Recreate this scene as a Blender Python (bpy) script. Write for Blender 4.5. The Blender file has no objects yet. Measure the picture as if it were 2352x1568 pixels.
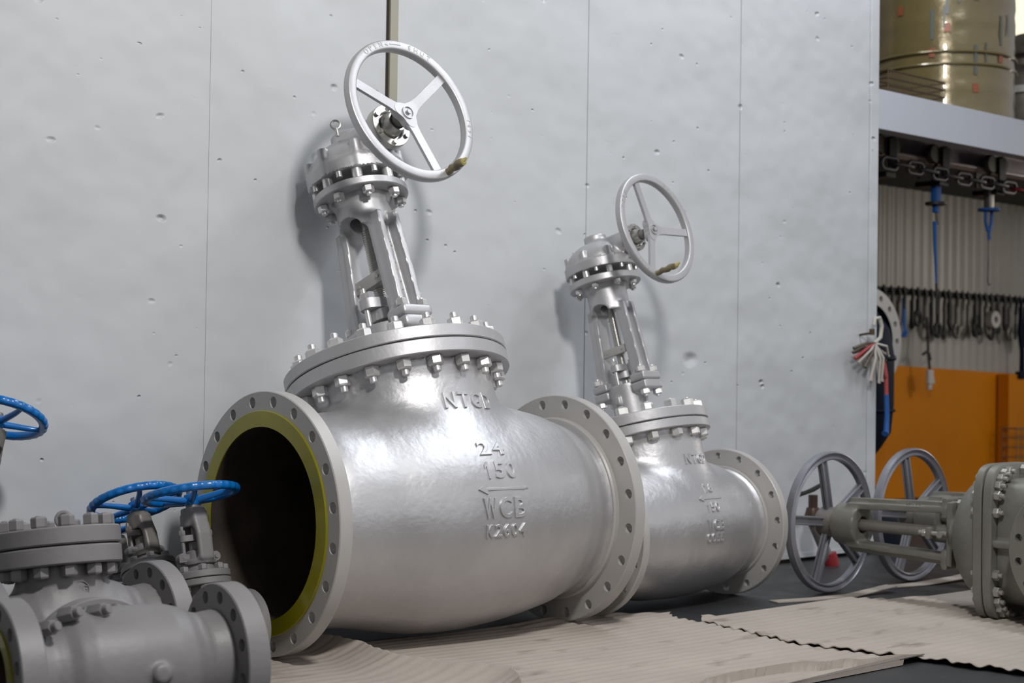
import bpy, bmesh, math, random
import numpy as np
from mathutils import Vector, Matrix
random.seed(7)
D = bpy.data; SC = bpy.context.scene; COL = SC.collection
PI = math.pi
R_ = math.radians

# ------------------------------------------------------------------ materials
def mat(name, col, rough=.5, metal=0., bump=0., bscale=60., mott=0., mscale=6., spec=.5, coat=0.):
    m = D.materials.new(name); m.use_nodes = True
    nt = m.node_tree; b = nt.nodes['Principled BSDF']
    b.inputs['Base Color'].default_value = (*col, 1); b.inputs['Roughness'].default_value = rough
    b.inputs['Metallic'].default_value = metal; b.inputs['Specular IOR Level'].default_value = spec
    if coat: b.inputs['Coat Weight'].default_value = coat
    if bump or mott:
        tc = nt.nodes.new('ShaderNodeTexCoord')
    if mott:
        n = nt.nodes.new('ShaderNodeTexNoise'); n.inputs['Scale'].default_value = mscale; n.inputs['Detail'].default_value = 6
        nt.links.new(tc.outputs['Object'], n.inputs['Vector'])
        r = nt.nodes.new('ShaderNodeMapRange'); r.inputs[1].default_value = .3; r.inputs[2].default_value = .7
        r.inputs[3].default_value = 1 - mott; r.inputs[4].default_value = 1 + mott
        nt.links.new(n.outputs['Fac'], r.inputs[0])
        v = nt.nodes.new('ShaderNodeVectorMath'); v.operation = 'SCALE'; v.inputs[0].default_value = col
        nt.links.new(r.outputs[0], v.inputs['Scale']); nt.links.new(v.outputs[0], b.inputs['Base Color'])
    if bump:
        n1 = nt.nodes.new('ShaderNodeTexNoise'); n1.inputs['Scale'].default_value = bscale; n1.inputs['Detail'].default_value = 4
        n2 = nt.nodes.new('ShaderNodeTexNoise'); n2.inputs['Scale'].default_value = bscale * .2; n2.inputs['Detail'].default_value = 3
        a = nt.nodes.new('ShaderNodeMath'); a.operation = 'MULTIPLY_ADD'; a.inputs[1].default_value = 3.
        nt.links.new(tc.outputs['Object'], n1.inputs['Vector']); nt.links.new(tc.outputs['Object'], n2.inputs['Vector'])
        nt.links.new(n2.outputs['Fac'], a.inputs[0]); nt.links.new(n1.outputs['Fac'], a.inputs[2])
        bp = nt.nodes.new('ShaderNodeBump'); bp.inputs['Strength'].default_value = 1; bp.inputs['Distance'].default_value = bump
        nt.links.new(a.outputs[0], bp.inputs['Height']); nt.links.new(bp.outputs[0], b.inputs['Normal'])
    return m

M = {}
M['cast'] = mat('cast_aluminium_paint', (.60, .595, .605), .42, .78, .0011, 48, .08, 5)
M['cast2'] = mat('smooth_aluminium_paint', (.52, .515, .525), .47, .6, .0005, 60, .04, 8)
M['flange'] = mat('satin_grey_flange_paint', (.45, .435, .42), .42, .1, .0002, 80, .04, 7)
M['bright'] = mat('bright_zinc_bolt', (.74, .73, .72), .33, .7, 0, 1, .05, 20)
M['bearing'] = mat('machined_steel', (.50, .49, .46), .34, .85, 0, 1, .05, 12)
M['gasket'] = mat('dark_gasket', (.02, .02, .02), .6)
M['green'] = mat('dark_green_gasket', (.008, .04, .033), .6)
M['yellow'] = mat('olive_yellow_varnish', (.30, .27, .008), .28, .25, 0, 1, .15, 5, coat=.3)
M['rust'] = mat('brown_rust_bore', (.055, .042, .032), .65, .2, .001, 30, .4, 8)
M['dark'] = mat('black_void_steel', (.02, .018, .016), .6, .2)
M['primer'] = mat('matte_grey_primer', (.235, .226, .229), .5, .1, .0006, 60, .04, 6)
M['primer2'] = mat('dusty_grey_metal', (.22, .205, .19), .5, .35, .0005, 50, .15, 10)
M['blue'] = mat('glossy_blue_paint', (.003, .155, .50), .3, 0, .0004, 40, .12, 25, coat=.3)
M['steel'] = mat('olive_grey_cast_steel', (.215, .21, .185), .5, .35, .001, 50, .08, 7)
M['wheelgrey'] = mat('blue_grey_wheel_paint', (.29, .29, .325), .36, .55, .0004, 60, .06, 9)
M['boltdark'] = mat('weathered_bolt', (.40, .39, .36), .4, .6)
M['tape'] = mat('brown_wrapping_tape', (.22, .18, .10), .4, 0, .003, 45, .3, 30)
M['tapeend'] = mat('yellow_tape_end', (.46, .39, .14), .4, 0, .003, 60)
M['white'] = mat('cream_white_paint', (.52, .54, .60), .5, 0, 0, 1, .03, 2)
M['tan'] = mat('beige_jamb_paint', (.36, .35, .28), .5, 0, 0, 1, .05, 3)
M['gap'] = mat('brown_gap', (.035, .025, .02), .8)
M['under'] = mat('dark_underside_paint', (.05, .05, .05), .7)
M['darksteel'] = mat('dark_tool_steel', (.032, .030, .029), .5, .5, 0, 1, .3, 8)
M['midsteel'] = mat('worn_tool_steel', (.17, .155, .135), .45, .6, 0, 1, .3, 8)
M['rail'] = mat('worn_rail_paint', (.50, .43, .46), .35, .4, 0, 1, .2, 8)
M['chain'] = mat('dull_chain_steel', (.20, .18, .19), .5, .7)
M['red'] = mat('red_paint', (.28, .018, .024), .55)
M['strap'] = mat('blue_webbing', (.01, .09, .32), .7)
M['navy'] = mat('navy_rubber', (.004, .007, .017), .7, spec=.15)
M['orange'] = mat('orange_painted_sheet', (.56, .18, .002), .6, 0, 0, 1, .1, 1.5, spec=.15)
M['whitecloth'] = mat('white_cotton', (.50, .47, .42), .9)
M['redrope'] = mat('faded_red_rope', (.42, .07, .07), .8)
M['wire'] = mat('brown_wire', (.10, .07, .04), .5, .6)
M['wiregrey'] = mat('grey_wire', (.20, .17, .13), .5, .6)
M['copper'] = mat('tarnished_brass', (.11, .075, .06), .4, .7)

def gold_film():
    m = mat('gold_printed_film', (.175, .135, .058), .24, .2, .004, 9, .12, 4, coat=.6)
    return m
M['gold'] = gold_film()
M['mred'] = mat('faded_red_print', (.28, .08, .04), .35, .1)
M['mblue'] = mat('faded_blue_print', (.10, .12, .11), .35, .1)

def wall_material():
    m = D.materials.new('dented_white_sheet_metal'); m.use_nodes = True; nt = m.node_tree; N = nt.nodes; L = nt.links
    b = N['Principled BSDF']; b.inputs['Roughness'].default_value = .42; b.inputs['Specular IOR Level'].default_value = .35
    tc = N.new('ShaderNodeTexCoord')
    def vor(scale, r0, keep, off):
        mp = N.new('ShaderNodeMapping'); mp.inputs['Scale'].default_value = (1, 0, 1.5); mp.inputs['Location'].default_value = (off, 0, off)
        L.new(tc.outputs['Object'], mp.inputs[0])
        nz = N.new('ShaderNodeTexNoise'); nz.inputs['Scale'].default_value = 7; L.new(mp.outputs[0], nz.inputs['Vector'])
        mx = N.new('ShaderNodeVectorMath'); mx.operation = 'MULTIPLY_ADD'; mx.inputs[1].default_value = (.045, 0, .045)
        L.new(nz.outputs['Color'], mx.inputs[0]); L.new(mp.outputs[0], mx.inputs[2])
        v = N.new('ShaderNodeTexVoronoi'); v.inputs['Scale'].default_value = scale; L.new(mx.outputs[0], v.inputs['Vector'])
        mr = N.new('ShaderNodeMapRange'); mr.interpolation_type = 'SMOOTHSTEP'
        mr.inputs[1].default_value = 0; mr.inputs[2].default_value = r0 * scale; mr.inputs[3].default_value = 1; mr.inputs[4].default_value = 0
        L.new(v.outputs['Distance'], mr.inputs[0])
        s = N.new('ShaderNodeSeparateColor'); L.new(v.outputs['Color'], s.inputs[0])
        g = N.new('ShaderNodeMath'); g.operation = 'GREATER_THAN'; g.inputs[1].default_value = 1 - keep; L.new(s.outputs[0], g.inputs[0])
        mu = N.new('ShaderNodeMath'); mu.operation = 'MULTIPLY'; L.new(mr.outputs[0], mu.inputs[0]); L.new(g.outputs[0], mu.inputs[1])
        m2 = N.new('ShaderNodeMath'); m2.operation = 'MULTIPLY'; L.new(mu.outputs[0], m2.inputs[0]); L.new(s.outputs[1], m2.inputs[1])
        return m2.outputs[0]
    d1 = vor(7, .022, .55, 0.); d2 = vor(13, .010, .4, 3.3); d3 = vor(2.6, .06, .35, 7.1)
    big = N.new('ShaderNodeTexNoise'); big.inputs['Scale'].default_value = 1.7; big.inputs['Detail'].default_value = 3; L.new(tc.outputs['Object'], big.inputs['Vector'])
    fine = N.new('ShaderNodeTexNoise'); fine.inputs['Scale'].default_value = 160; L.new(tc.outputs['Object'], fine.inputs['Vector'])
    def mad(a, k, c):
        n = N.new('ShaderNodeMath'); n.operation = 'MULTIPLY_ADD'; n.inputs[1].default_value = k; L.new(a, n.inputs[0])
        if c is None: n.inputs[2].default_value = 0
        else: L.new(c, n.inputs[2])
        return n.outputs[0]
    h = mad(d1, -.016, None); h = mad(d2, -.009, h); h = mad(d3, -.016, h); h = mad(big.outputs['Fac'], .06, h); h = mad(fine.outputs['Fac'], .00012, h)
    bp = N.new('ShaderNodeBump'); bp.inputs['Strength'].default_value = .8; bp.inputs['Distance'].default_value = 1.
    L.new(h, bp.inputs['Height']); L.new(bp.outputs[0], b.inputs['Normal'])
    sp = vor(9, .0035, .14, 11.7); sc = vor(2.2, .016, .25, 5.2)
    nz = N.new('ShaderNodeTexNoise'); nz.inputs['Scale'].default_value = 90; L.new(tc.outputs['Object'], nz.inputs['Vector'])
    gt = N.new('ShaderNodeMath'); gt.operation = 'GREATER_THAN'; gt.inputs[1].default_value = .56; L.new(nz.outputs['Fac'], gt.inputs[0])
    mm = N.new('ShaderNodeMath'); mm.operation = 'MULTIPLY'; L.new(sc, mm.inputs[0]); L.new(gt.outputs[0], mm.inputs[1])
    sm = N.new('ShaderNodeMath'); sm.operation = 'ADD'; sm.use_clamp = True; L.new(sp, sm.inputs[0]); L.new(mm.outputs[0], sm.inputs[1])
    mx = N.new('ShaderNodeMix'); mx.data_type = 'RGBA'; mx.inputs[6].default_value = (.58, .595, .61, 1); mx.inputs[7].default_value = (.22, .21, .20, 1)
    L.new(sm.outputs[0], mx.inputs[0]); L.new(mx.outputs[2], b.inputs['Base Color'])
    return m
M['wall'] = wall_material()

def floor_material():
    m = mat('dark_worn_floor', (.030, .031, .033), .5, 0, .0006, 40, .3, 3)
    return m
M['floor'] = floor_material()

def cardboard_material():
    m = mat('beige_corrugated_cardboard', (.40, .35, .305), .8, 0, .0006, 120, .08, 3)
    nt = m.node_tree; N = nt.nodes; L = nt.links; b = N['Principled BSDF']
    src = b.inputs['Base Color'].links[0].from_socket
    tc = N.new('ShaderNodeTexCoord'); mp = N.new('ShaderNodeMapping'); mp.inputs['Scale'].default_value = (2.2, 6, 1); L.new(tc.outputs['Object'], mp.inputs[0])
    n = N.new('ShaderNodeTexNoise'); n.inputs['Scale'].default_value = 1.6; n.inputs['Detail'].default_value = 5; L.new(mp.outputs[0], n.inputs['Vector'])
    r = N.new('ShaderNodeMapRange'); r.inputs[1].default_value = .60; r.inputs[2].default_value = .74; r.inputs[4].default_value = .75; L.new(n.outputs['Fac'], r.inputs[0])
    x = N.new('ShaderNodeMix'); x.data_type = 'RGBA'; x.inputs[7].default_value = (.16, .115, .09, 1)
    L.new(r.outputs[0], x.inputs[0]); L.new(src, x.inputs[6]); L.new(x.outputs[2], b.inputs['Base Color'])
    return m
M['card'] = cardboard_material()

# ------------------------------------------------------------------ mesh helpers
class MB:
    def __init__(s): s.v = []; s.f = []; s.mi = []
    def add(s, v, f, T=None, mi=0):
        o = len(s.v)
        for p in v:
            p = Vector(p)
            s.v.append(tuple(T @ p) if T is not None else tuple(p))
        for q in f: s.f.append(tuple(i + o for i in q)); s.mi.append(mi)
        return s
    def box(s, c, d, T=None, bev=.0, mi=0):
        bm = bmesh.new(); bmesh.ops.create_cube(bm, size=1)
        for v in bm.verts: v.co = Vector((v.co.x * d[0], v.co.y * d[1], v.co.z * d[2]))
        if bev: bmesh.ops.bevel(bm, geom=list(bm.edges), offset=bev, segments=2, affect='EDGES', profile=.6)
        bm.verts.index_update()
        v = [tuple(x.co + Vector(c)) for x in bm.verts]; f = [[x.index for x in q.verts] for q in bm.faces]; bm.free()
        return s.add(v, f, T, mi)
    def lathe(s, prof, n=48, T=None, closed=False, mi=0, a0=0.):
        v = []; f = []; k = len(prof)
        for i in range(n):
            a = a0 + 2 * PI * i / n; c, q = math.cos(a), math.sin(a)
            for r, z in prof: v.append((r * c, r * q, z))
        for i in range(n):
            j = (i + 1) % n
            for t in range(k if closed else k - 1):
                u = (t + 1) % k
                f.append((i * k + t, j * k + t, j * k + u, i * k + u))
        return s.add(v, f, T, mi)
    def disc(s, R, z0, z1, n=48, T=None, bev=.002, r=0., mi=0):
        p = [(max(r, 1e-4), z0), (R - bev, z0), (R, z0 + bev), (R, z1 - bev), (R - bev, z1), (max(r, 1e-4), z1)]
        return s.lathe(p, n, T, closed=r > 0, mi=mi)
    def rod(s, a, b, r, n=16, r2=None, mi=0, bev=0.):
        a = Vector(a); b = Vector(b); d = b - a; L = d.length
        T = Matrix.Translation(a) @ d.to_track_quat('Z', 'Y').to_matrix().to_4x4()
        r2 = r if r2 is None else r2
        p = [(1e-4, 0), (r - bev, 0)] + ([(r, bev), (r2, L - bev)] if bev else [(r, 0), (r2, L)]) + [(r2 - bev, L), (1e-4, L)]
        return s.lathe(p, n, T, mi=mi)
    def tube(s, pts, r, n=10, closed=False, mi=0, T=None):
        pts = [Vector(p) for p in pts]; k = len(pts); v = []; f = []
        up = None
        for i, p in enumerate(pts):
            if closed: t = pts[(i + 1) % k] - pts[i - 1]
            else: t = pts[min(i + 1, k - 1)] - pts[max(i - 1, 0)]
            t.normalize()
            if up is None:
                up = t.orthogonal().normalized()
            up = (up - t * up.dot(t)).normalized(); w = t.cross(up)
            rr = r[i] if isinstance(r, (list, tuple)) else r
            for j in range(n):
                a = 2 * PI * j / n; v.append(tuple(p + up * math.cos(a) * rr + w * math.sin(a) * rr))
        for i in range(k if closed else k - 1):
            i2 = (i + 1) % k
            for j in range(n):
                j2 = (j + 1) % n; f.append((i * n + j, i * n + j2, i2 * n + j2, i2 * n + j))
        if not closed:
            f.append(tuple(reversed(range(n)))); f.append(tuple((k - 1) * n + j for j in range(n)))
        return s.add(v, f, T, mi)
    def hexa(s, af, z0, z1, T=None, mi=0, a0=0.):
        R = af / math.sqrt(3) * 1.0; c = (z1 - z0) * .14
        p = [(1e-4, z0), (R * .86, z0), (R, z0 + abs(c)), (R, z1 - abs(c)), (R * .86, z1), (1e-4, z1)]
        return s.lathe(p, 6, T, mi=mi, a0=a0)
    def prism(s, poly, z0, z1, T=None, mi=0):
        n = len(poly); v = [(x, y, z0) for x, y in poly] + [(x, y, z1) for x, y in poly]
        f = [tuple(reversed(range(n))), tuple(range(n, 2 * n))] + [(i, (i + 1) % n, n + (i + 1) % n, n + i) for i in range(n)]
        return s.add(v, f, T, mi)
    def sdf(s, fn, lo, hi, h, T=None, mi=0):
        v, f = surface_net(fn, lo, hi, h)
        return s.add(v, f, T, mi)

def surface_net(fn, lo, hi, h):
    ax = [np.arange(lo[i] - h * 1.5, hi[i] + h * 1.6, h) for i in range(3)]
    X, Y, Z = np.meshgrid(*ax, indexing='ij'); G = fn(X, Y, Z)
    nx, ny, nz = G.shape; S = G < 0
    acc = np.zeros((nx - 1, ny - 1, nz - 1, 3)); cnt = np.zeros((nx - 1, ny - 1, nz - 1))
    sl = lambda o, n: slice(o, n - 1 + o)
    corners = [(i, j, k) for i in (0, 1) for j in (0, 1) for k in (0, 1)]
    g = {c: G[sl(c[0], nx), sl(c[1], ny), sl(c[2], nz)] for c in corners}
    for a in corners:
        for d in range(3):
            if a[d]: continue
            b = list(a); b[d] = 1; b = tuple(b)
            ga, gb = g[a], g[b]; m = (ga < 0) != (gb < 0)
            t = np.where(m, ga / np.where(m, ga - gb, 1), 0)
            for e in range(3):
                acc[..., e] += np.where(m, a[e] + (t if e == d else 0), 0)
            cnt += m
    act = cnt > 0; idx = -np.ones(act.shape, int); idx[act] = np.arange(act.sum())
    ijk = np.argwhere(act); P = acc[act] / cnt[act][:, None]
    V = np.stack([ax[e][ijk[:, e]] + P[:, e] * h for e in range(3)], 1)
    F = []
    for d in range(3):
        e, q = (d + 1) % 3, (d + 2) % 3
        sh = [slice(None)] * 3; s0 = list(sh); s1 = list(sh); s0[d] = slice(0, -1); s1[d] = slice(1, None)
        cr = S[tuple(s0)] != S[tuple(s1)]; w = np.argwhere(cr)
        w = w[(w[:, e] > 0) & (w[:, q] > 0) & (w[:, e] < G.shape[e] - 1) & (w[:, q] < G.shape[q] - 1)]
        ins = S[tuple(s0)][tuple(w.T)]
        def c(de, dq):
            u = w.copy(); u[:, e] -= de; u[:, q] -= dq; return idx[tuple(u.T)]
        a, b, cc, dd = c(1, 1), c(0, 1), c(0, 0), c(1, 0)
        qd = np.stack([a, b, cc, dd], 1); qr = qd[:, ::-1]
        F.append(np.where(ins[:, None], qd, qr))
    F = np.concatenate(F)
    for _ in range(3):
        x, y, z = V.T; e = h * .2; f0 = fn(x, y, z)
        gr = np.stack([fn(x + e, y, z) - fn(x - e, y, z), fn(x, y + e, z) - fn(x, y - e, z), fn(x, y, z + e) - fn(x, y, z - e)], 1) / (2 * e)
        st = np.clip(f0 / np.maximum((gr ** 2).sum(1), .3), -h * .5, h * .5)
        V = V - gr * st[:, None] * .8
    return V.tolist(), F.tolist()

def smin(a, b, k): 
    h = np.clip(.5 + .5 * (b - a) / k, 0, 1); return b * (1 - h) + a * h - k * h * (1 - h)
def smax(a, b, k): return -smin(-a, -b, k)
def sbox(x, y, z, hx, hy, hz, r):
    qx, qy, qz = np.abs(x) - hx + r, np.abs(y) - hy + r, np.abs(z) - hz + r
    return np.sqrt(np.maximum(qx, 0) ** 2 + np.maximum(qy, 0) ** 2 + np.maximum(qz, 0) ** 2) + np.minimum(np.maximum(qx, np.maximum(qy, qz)), 0) - r
def scyl(r, z, R, z0, z1, k=0.):
    a = r - R; b = np.maximum(z0 - z, z - z1)
    return smax(a, b, k) if k else np.maximum(a, b)

def open_ends(mb, xe):
    keep = [q for q in mb.f if not all(abs(mb.v[i][0]) > xe for i in q)]
    mb.f = keep; mb.mi = [0] * len(keep)

def build(name, mb, mats, parent=None, smooth=38, loc=None):
    me = D.meshes.new(name); me.from_pydata(mb.v, [], mb.f)
    if not isinstance(mats, (list, tuple)): mats = [mats]
    for m in mats: me.materials.append(M[m] if isinstance(m, str) else m)
    if len(mats) > 1: me.polygons.foreach_set('material_index', mb.mi)
    bm = bmesh.new(); bm.from_mesh(me); bmesh.ops.remove_doubles(bm, verts=bm.verts, dist=2e-5)
    bmesh.ops.recalc_face_normals(bm, faces=bm.faces); bm.to_mesh(me); bm.free()
    if smooth:
        me.polygons.foreach_set('use_smooth', [True] * len(me.polygons)); me.set_sharp_from_angle(angle=R_(smooth))
    me.update()
    o = D.objects.new(name, me); COL.objects.link(o)
    if parent is not None:
        o.parent = parent
        o.location = parent.get('_off', (0, 0, 0)) if loc is None else loc
    elif loc is not None: o.location = loc
    return o

def place(name, proto, parent, T):
    """another copy of a part mesh under its thing (T in the thing's valve frame)"""
    o = D.objects.new(name, proto); COL.objects.link(o); o.parent = parent
    o.matrix_local = Matrix.Translation(Vector(parent.get('_off', (0, 0, 0)))) @ T
    return o

def mesh_only(name, mb, mats, smooth=38):
    o = build(name, mb, mats, None, smooth); me = o.data; D.objects.remove(o); return me

def tag(o, label, cat, group=None, kind=None):
    if label: o['label'] = label
    if cat: o['category'] = cat
    if group: o['group'] = group
    if kind: o['kind'] = kind
    return o

def root(name, center, axes, base, label, cat, group=None):
    """Empty on the ground under a thing; axes = columns (x,y,z) of the thing's own frame whose origin is `center`"""
    o = D.objects.new(name, None); COL.objects.link(o); o.empty_display_size = .1
    Rm = Matrix((axes[0], axes[1], axes[2])).transposed()
    T = Rm.to_4x4(); T.translation = Vector(base); o.matrix_world = T
    o['_off'] = tuple(Rm.transposed() @ (Vector(center) - Vector(base)))
    return tag(o, label, cat, group)

def plain_root(name, loc, label, cat, rz=0., group=None):
    o = D.objects.new(name, None); COL.objects.link(o); o.empty_display_size = .1
    o.location = loc; o.rotation_euler = (0, 0, rz); return tag(o, label, cat, group)

def struct(name, mb, m, smooth=0):
    o = build(name, mb, m, None, smooth); o['kind'] = 'structure'; return o

def flange_plate(mb, r0, R, bc, N, rh, z0, z1, phase=0., T=None, mi=0, bev=.003):
    """annular plate with N bolt holes, axis z"""
    M_ = 28; half = PI / N; v = []; f = []
    nO, nI, nS = 10, 4, 7
    for i in range(N):
        a = phase + 2 * PI * i / N; ca, sa = math.cos(a), math.sin(a); hc = Vector((bc * ca, bc * sa))
        bd = []
        for k in range(nO): t = a - half + 2 * half * k / nO; bd.append((R * math.cos(t), R * math.sin(t), 1))
        for k in range(nS): r = R + (r0 - R) * k / nS; t = a + half; bd.append((r * math.cos(t), r * math.sin(t), 1 if k == 0 else 0))
        for k in range(nI): t = a + half - 2 * half * k / nI; bd.append((r0 * math.cos(t), r0 * math.sin(t), 2))
        for k in range(nS): r = r0 + (R - r0) * k / nS; t = a - half; bd.append((r * math.cos(t), r * math.sin(t), 2 if k == 0 else 0))
        # even spacing round the hole, aligned on the first boundary point
        a1 = math.atan2(bd[0][1] - hc.y, bd[0][0] - hc.x)
        hp = [(hc.x + rh * math.cos(a1 + 2 * PI * k / M_), hc.y + rh * math.sin(a1 + 2 * PI * k / M_)) for k in range(M_)]
        o = len(v)
        for z, sgn in ((z0, 1), (z1, -1)):
            for x, y, e in bd:
                if e == 1: q = (R - bev) / R; v.append((x * q, y * q, z))
                else: v.append((x, y, z))
            for x, y in hp: v.append((x, y, z))
        for z in (z0 + bev, z1 - bev):
            for x, y, e in bd: v.append((x, y, z))
        A0, H0, A1, H1, S0, S1 = o, o + M_, o + 2 * M_, o + 3 * M_, o + 4 * M_, o + 5 * M_
        for k in range(M_):
            l = (k + 1) % M_
            f += [(A0 + k, A0 + l, H0 + l, H0 + k), (A1 + l, A1 + k, H1 + k, H1 + l), (H0 + k, H0 + l, H1 + l, H1 + k)]
            if bd[k][2] == 1 and bd[l][2] == 1:
                f += [(A0 + l, A0 + k, S0 + k, S0 + l), (S0 + l, S0 + k, S1 + k, S1 + l), (S1 + l, S1 + k, A1 + k, A1 + l)]
            if bd[k][2] == 2 and bd[l][2] == 2: f.append((A0 + l, A0 + k, A1 + k, A1 + l))
        # closing outer edge segment
        k = nO; 
    mb.add(v, f, T, mi)
    return mb

def text_mesh(s, size, extrude, bevel=0., spacing=1.0):
    cu = D.curves.new('lettering', 'FONT'); cu.body = s; cu.size = size; cu.extrude = extrude; cu.align_x = 'CENTER'; cu.align_y = 'CENTER'
    cu.bevel_depth = bevel; cu.bevel_resolution = 0; cu.space_character = spacing; cu.resolution_u = 4; cu.offset = size * .012
    ob = D.objects.new('lettering', cu); COL.objects.link(ob)
    dg = bpy.context.evaluated_depsgraph_get(); me = D.meshes.new_from_object(ob.evaluated_get(dg))
    v = [tuple(x.co) for x in me.vertices]; f = [tuple(p.vertices) for p in me.polygons]
    D.objects.remove(ob); D.meshes.remove(me); D.curves.remove(cu)
    return v, f

def text_line(s, cap, width, depth, bevel=0., fill=.80):
    """a line of raised letters: cap height, total width, evenly pitched"""
    n = len(s); pitch = width / (n - 1 + fill) if n > 1 else width; V = []; F = []
    for i, ch in enumerate(s):
        if ch == '1':
            m1 = MB(); m1.prism([(.0, -.5), (.30, -.5), (.30, .5), (.05, .5), (-.32, .30), (-.32, .10), (.0, .24)], -depth, depth); v, f = m1.v, m1.f
        else: v, f = text_mesh(ch, cap / .70, depth, bevel)
        a = np.array(v); c = (a.max(0) + a.min(0)) / 2; d = a.max(0) - a.min(0)
        wt = pitch * fill * (.42 if ch in '1I' else 1.)
        a[:, 0] = (a[:, 0] - c[0]) * wt / d[0] + (i - (n - 1) / 2) * pitch; a[:, 1] = (a[:, 1] - c[1]) * cap / d[1]
        o = len(V); V += a.tolist(); F += [tuple(j + o for j in q) for q in f]
    return V, F

AXX = Matrix(((0, 0, 1, 0), (1, 0, 0, 0), (0, 1, 0, 0), (0, 0, 0, 1)))     # local z -> x
AXY = Matrix(((1, 0, 0, 0), (0, 0, -1, 0), (0, 1, 0, 0), (0, 0, 0, 1)))    # local z -> -y (towards the viewer side of a valve)
def Tr(x, y, z): return Matrix.Translation((x, y, z))
def Rz(a): return Matrix.Rotation(a, 4, 'Z')

def stud_mesh(name, d, af, zlo, zhi, hn, ext, mats='bright'):
    """stud through z in [zlo,zhi] (flange faces) with a hex nut on either side"""
    mb = MB()
    mb.rod((0, 0, zlo - hn - ext), (0, 0, zhi + hn + ext), d / 2, 14, bev=d * .12)
    mb.hexa(af, zlo - hn, zlo, a0=.3); mb.hexa(af, zhi, zhi + hn, a0=.1)
    return mesh_only(name, mb, mats, 30)

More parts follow.
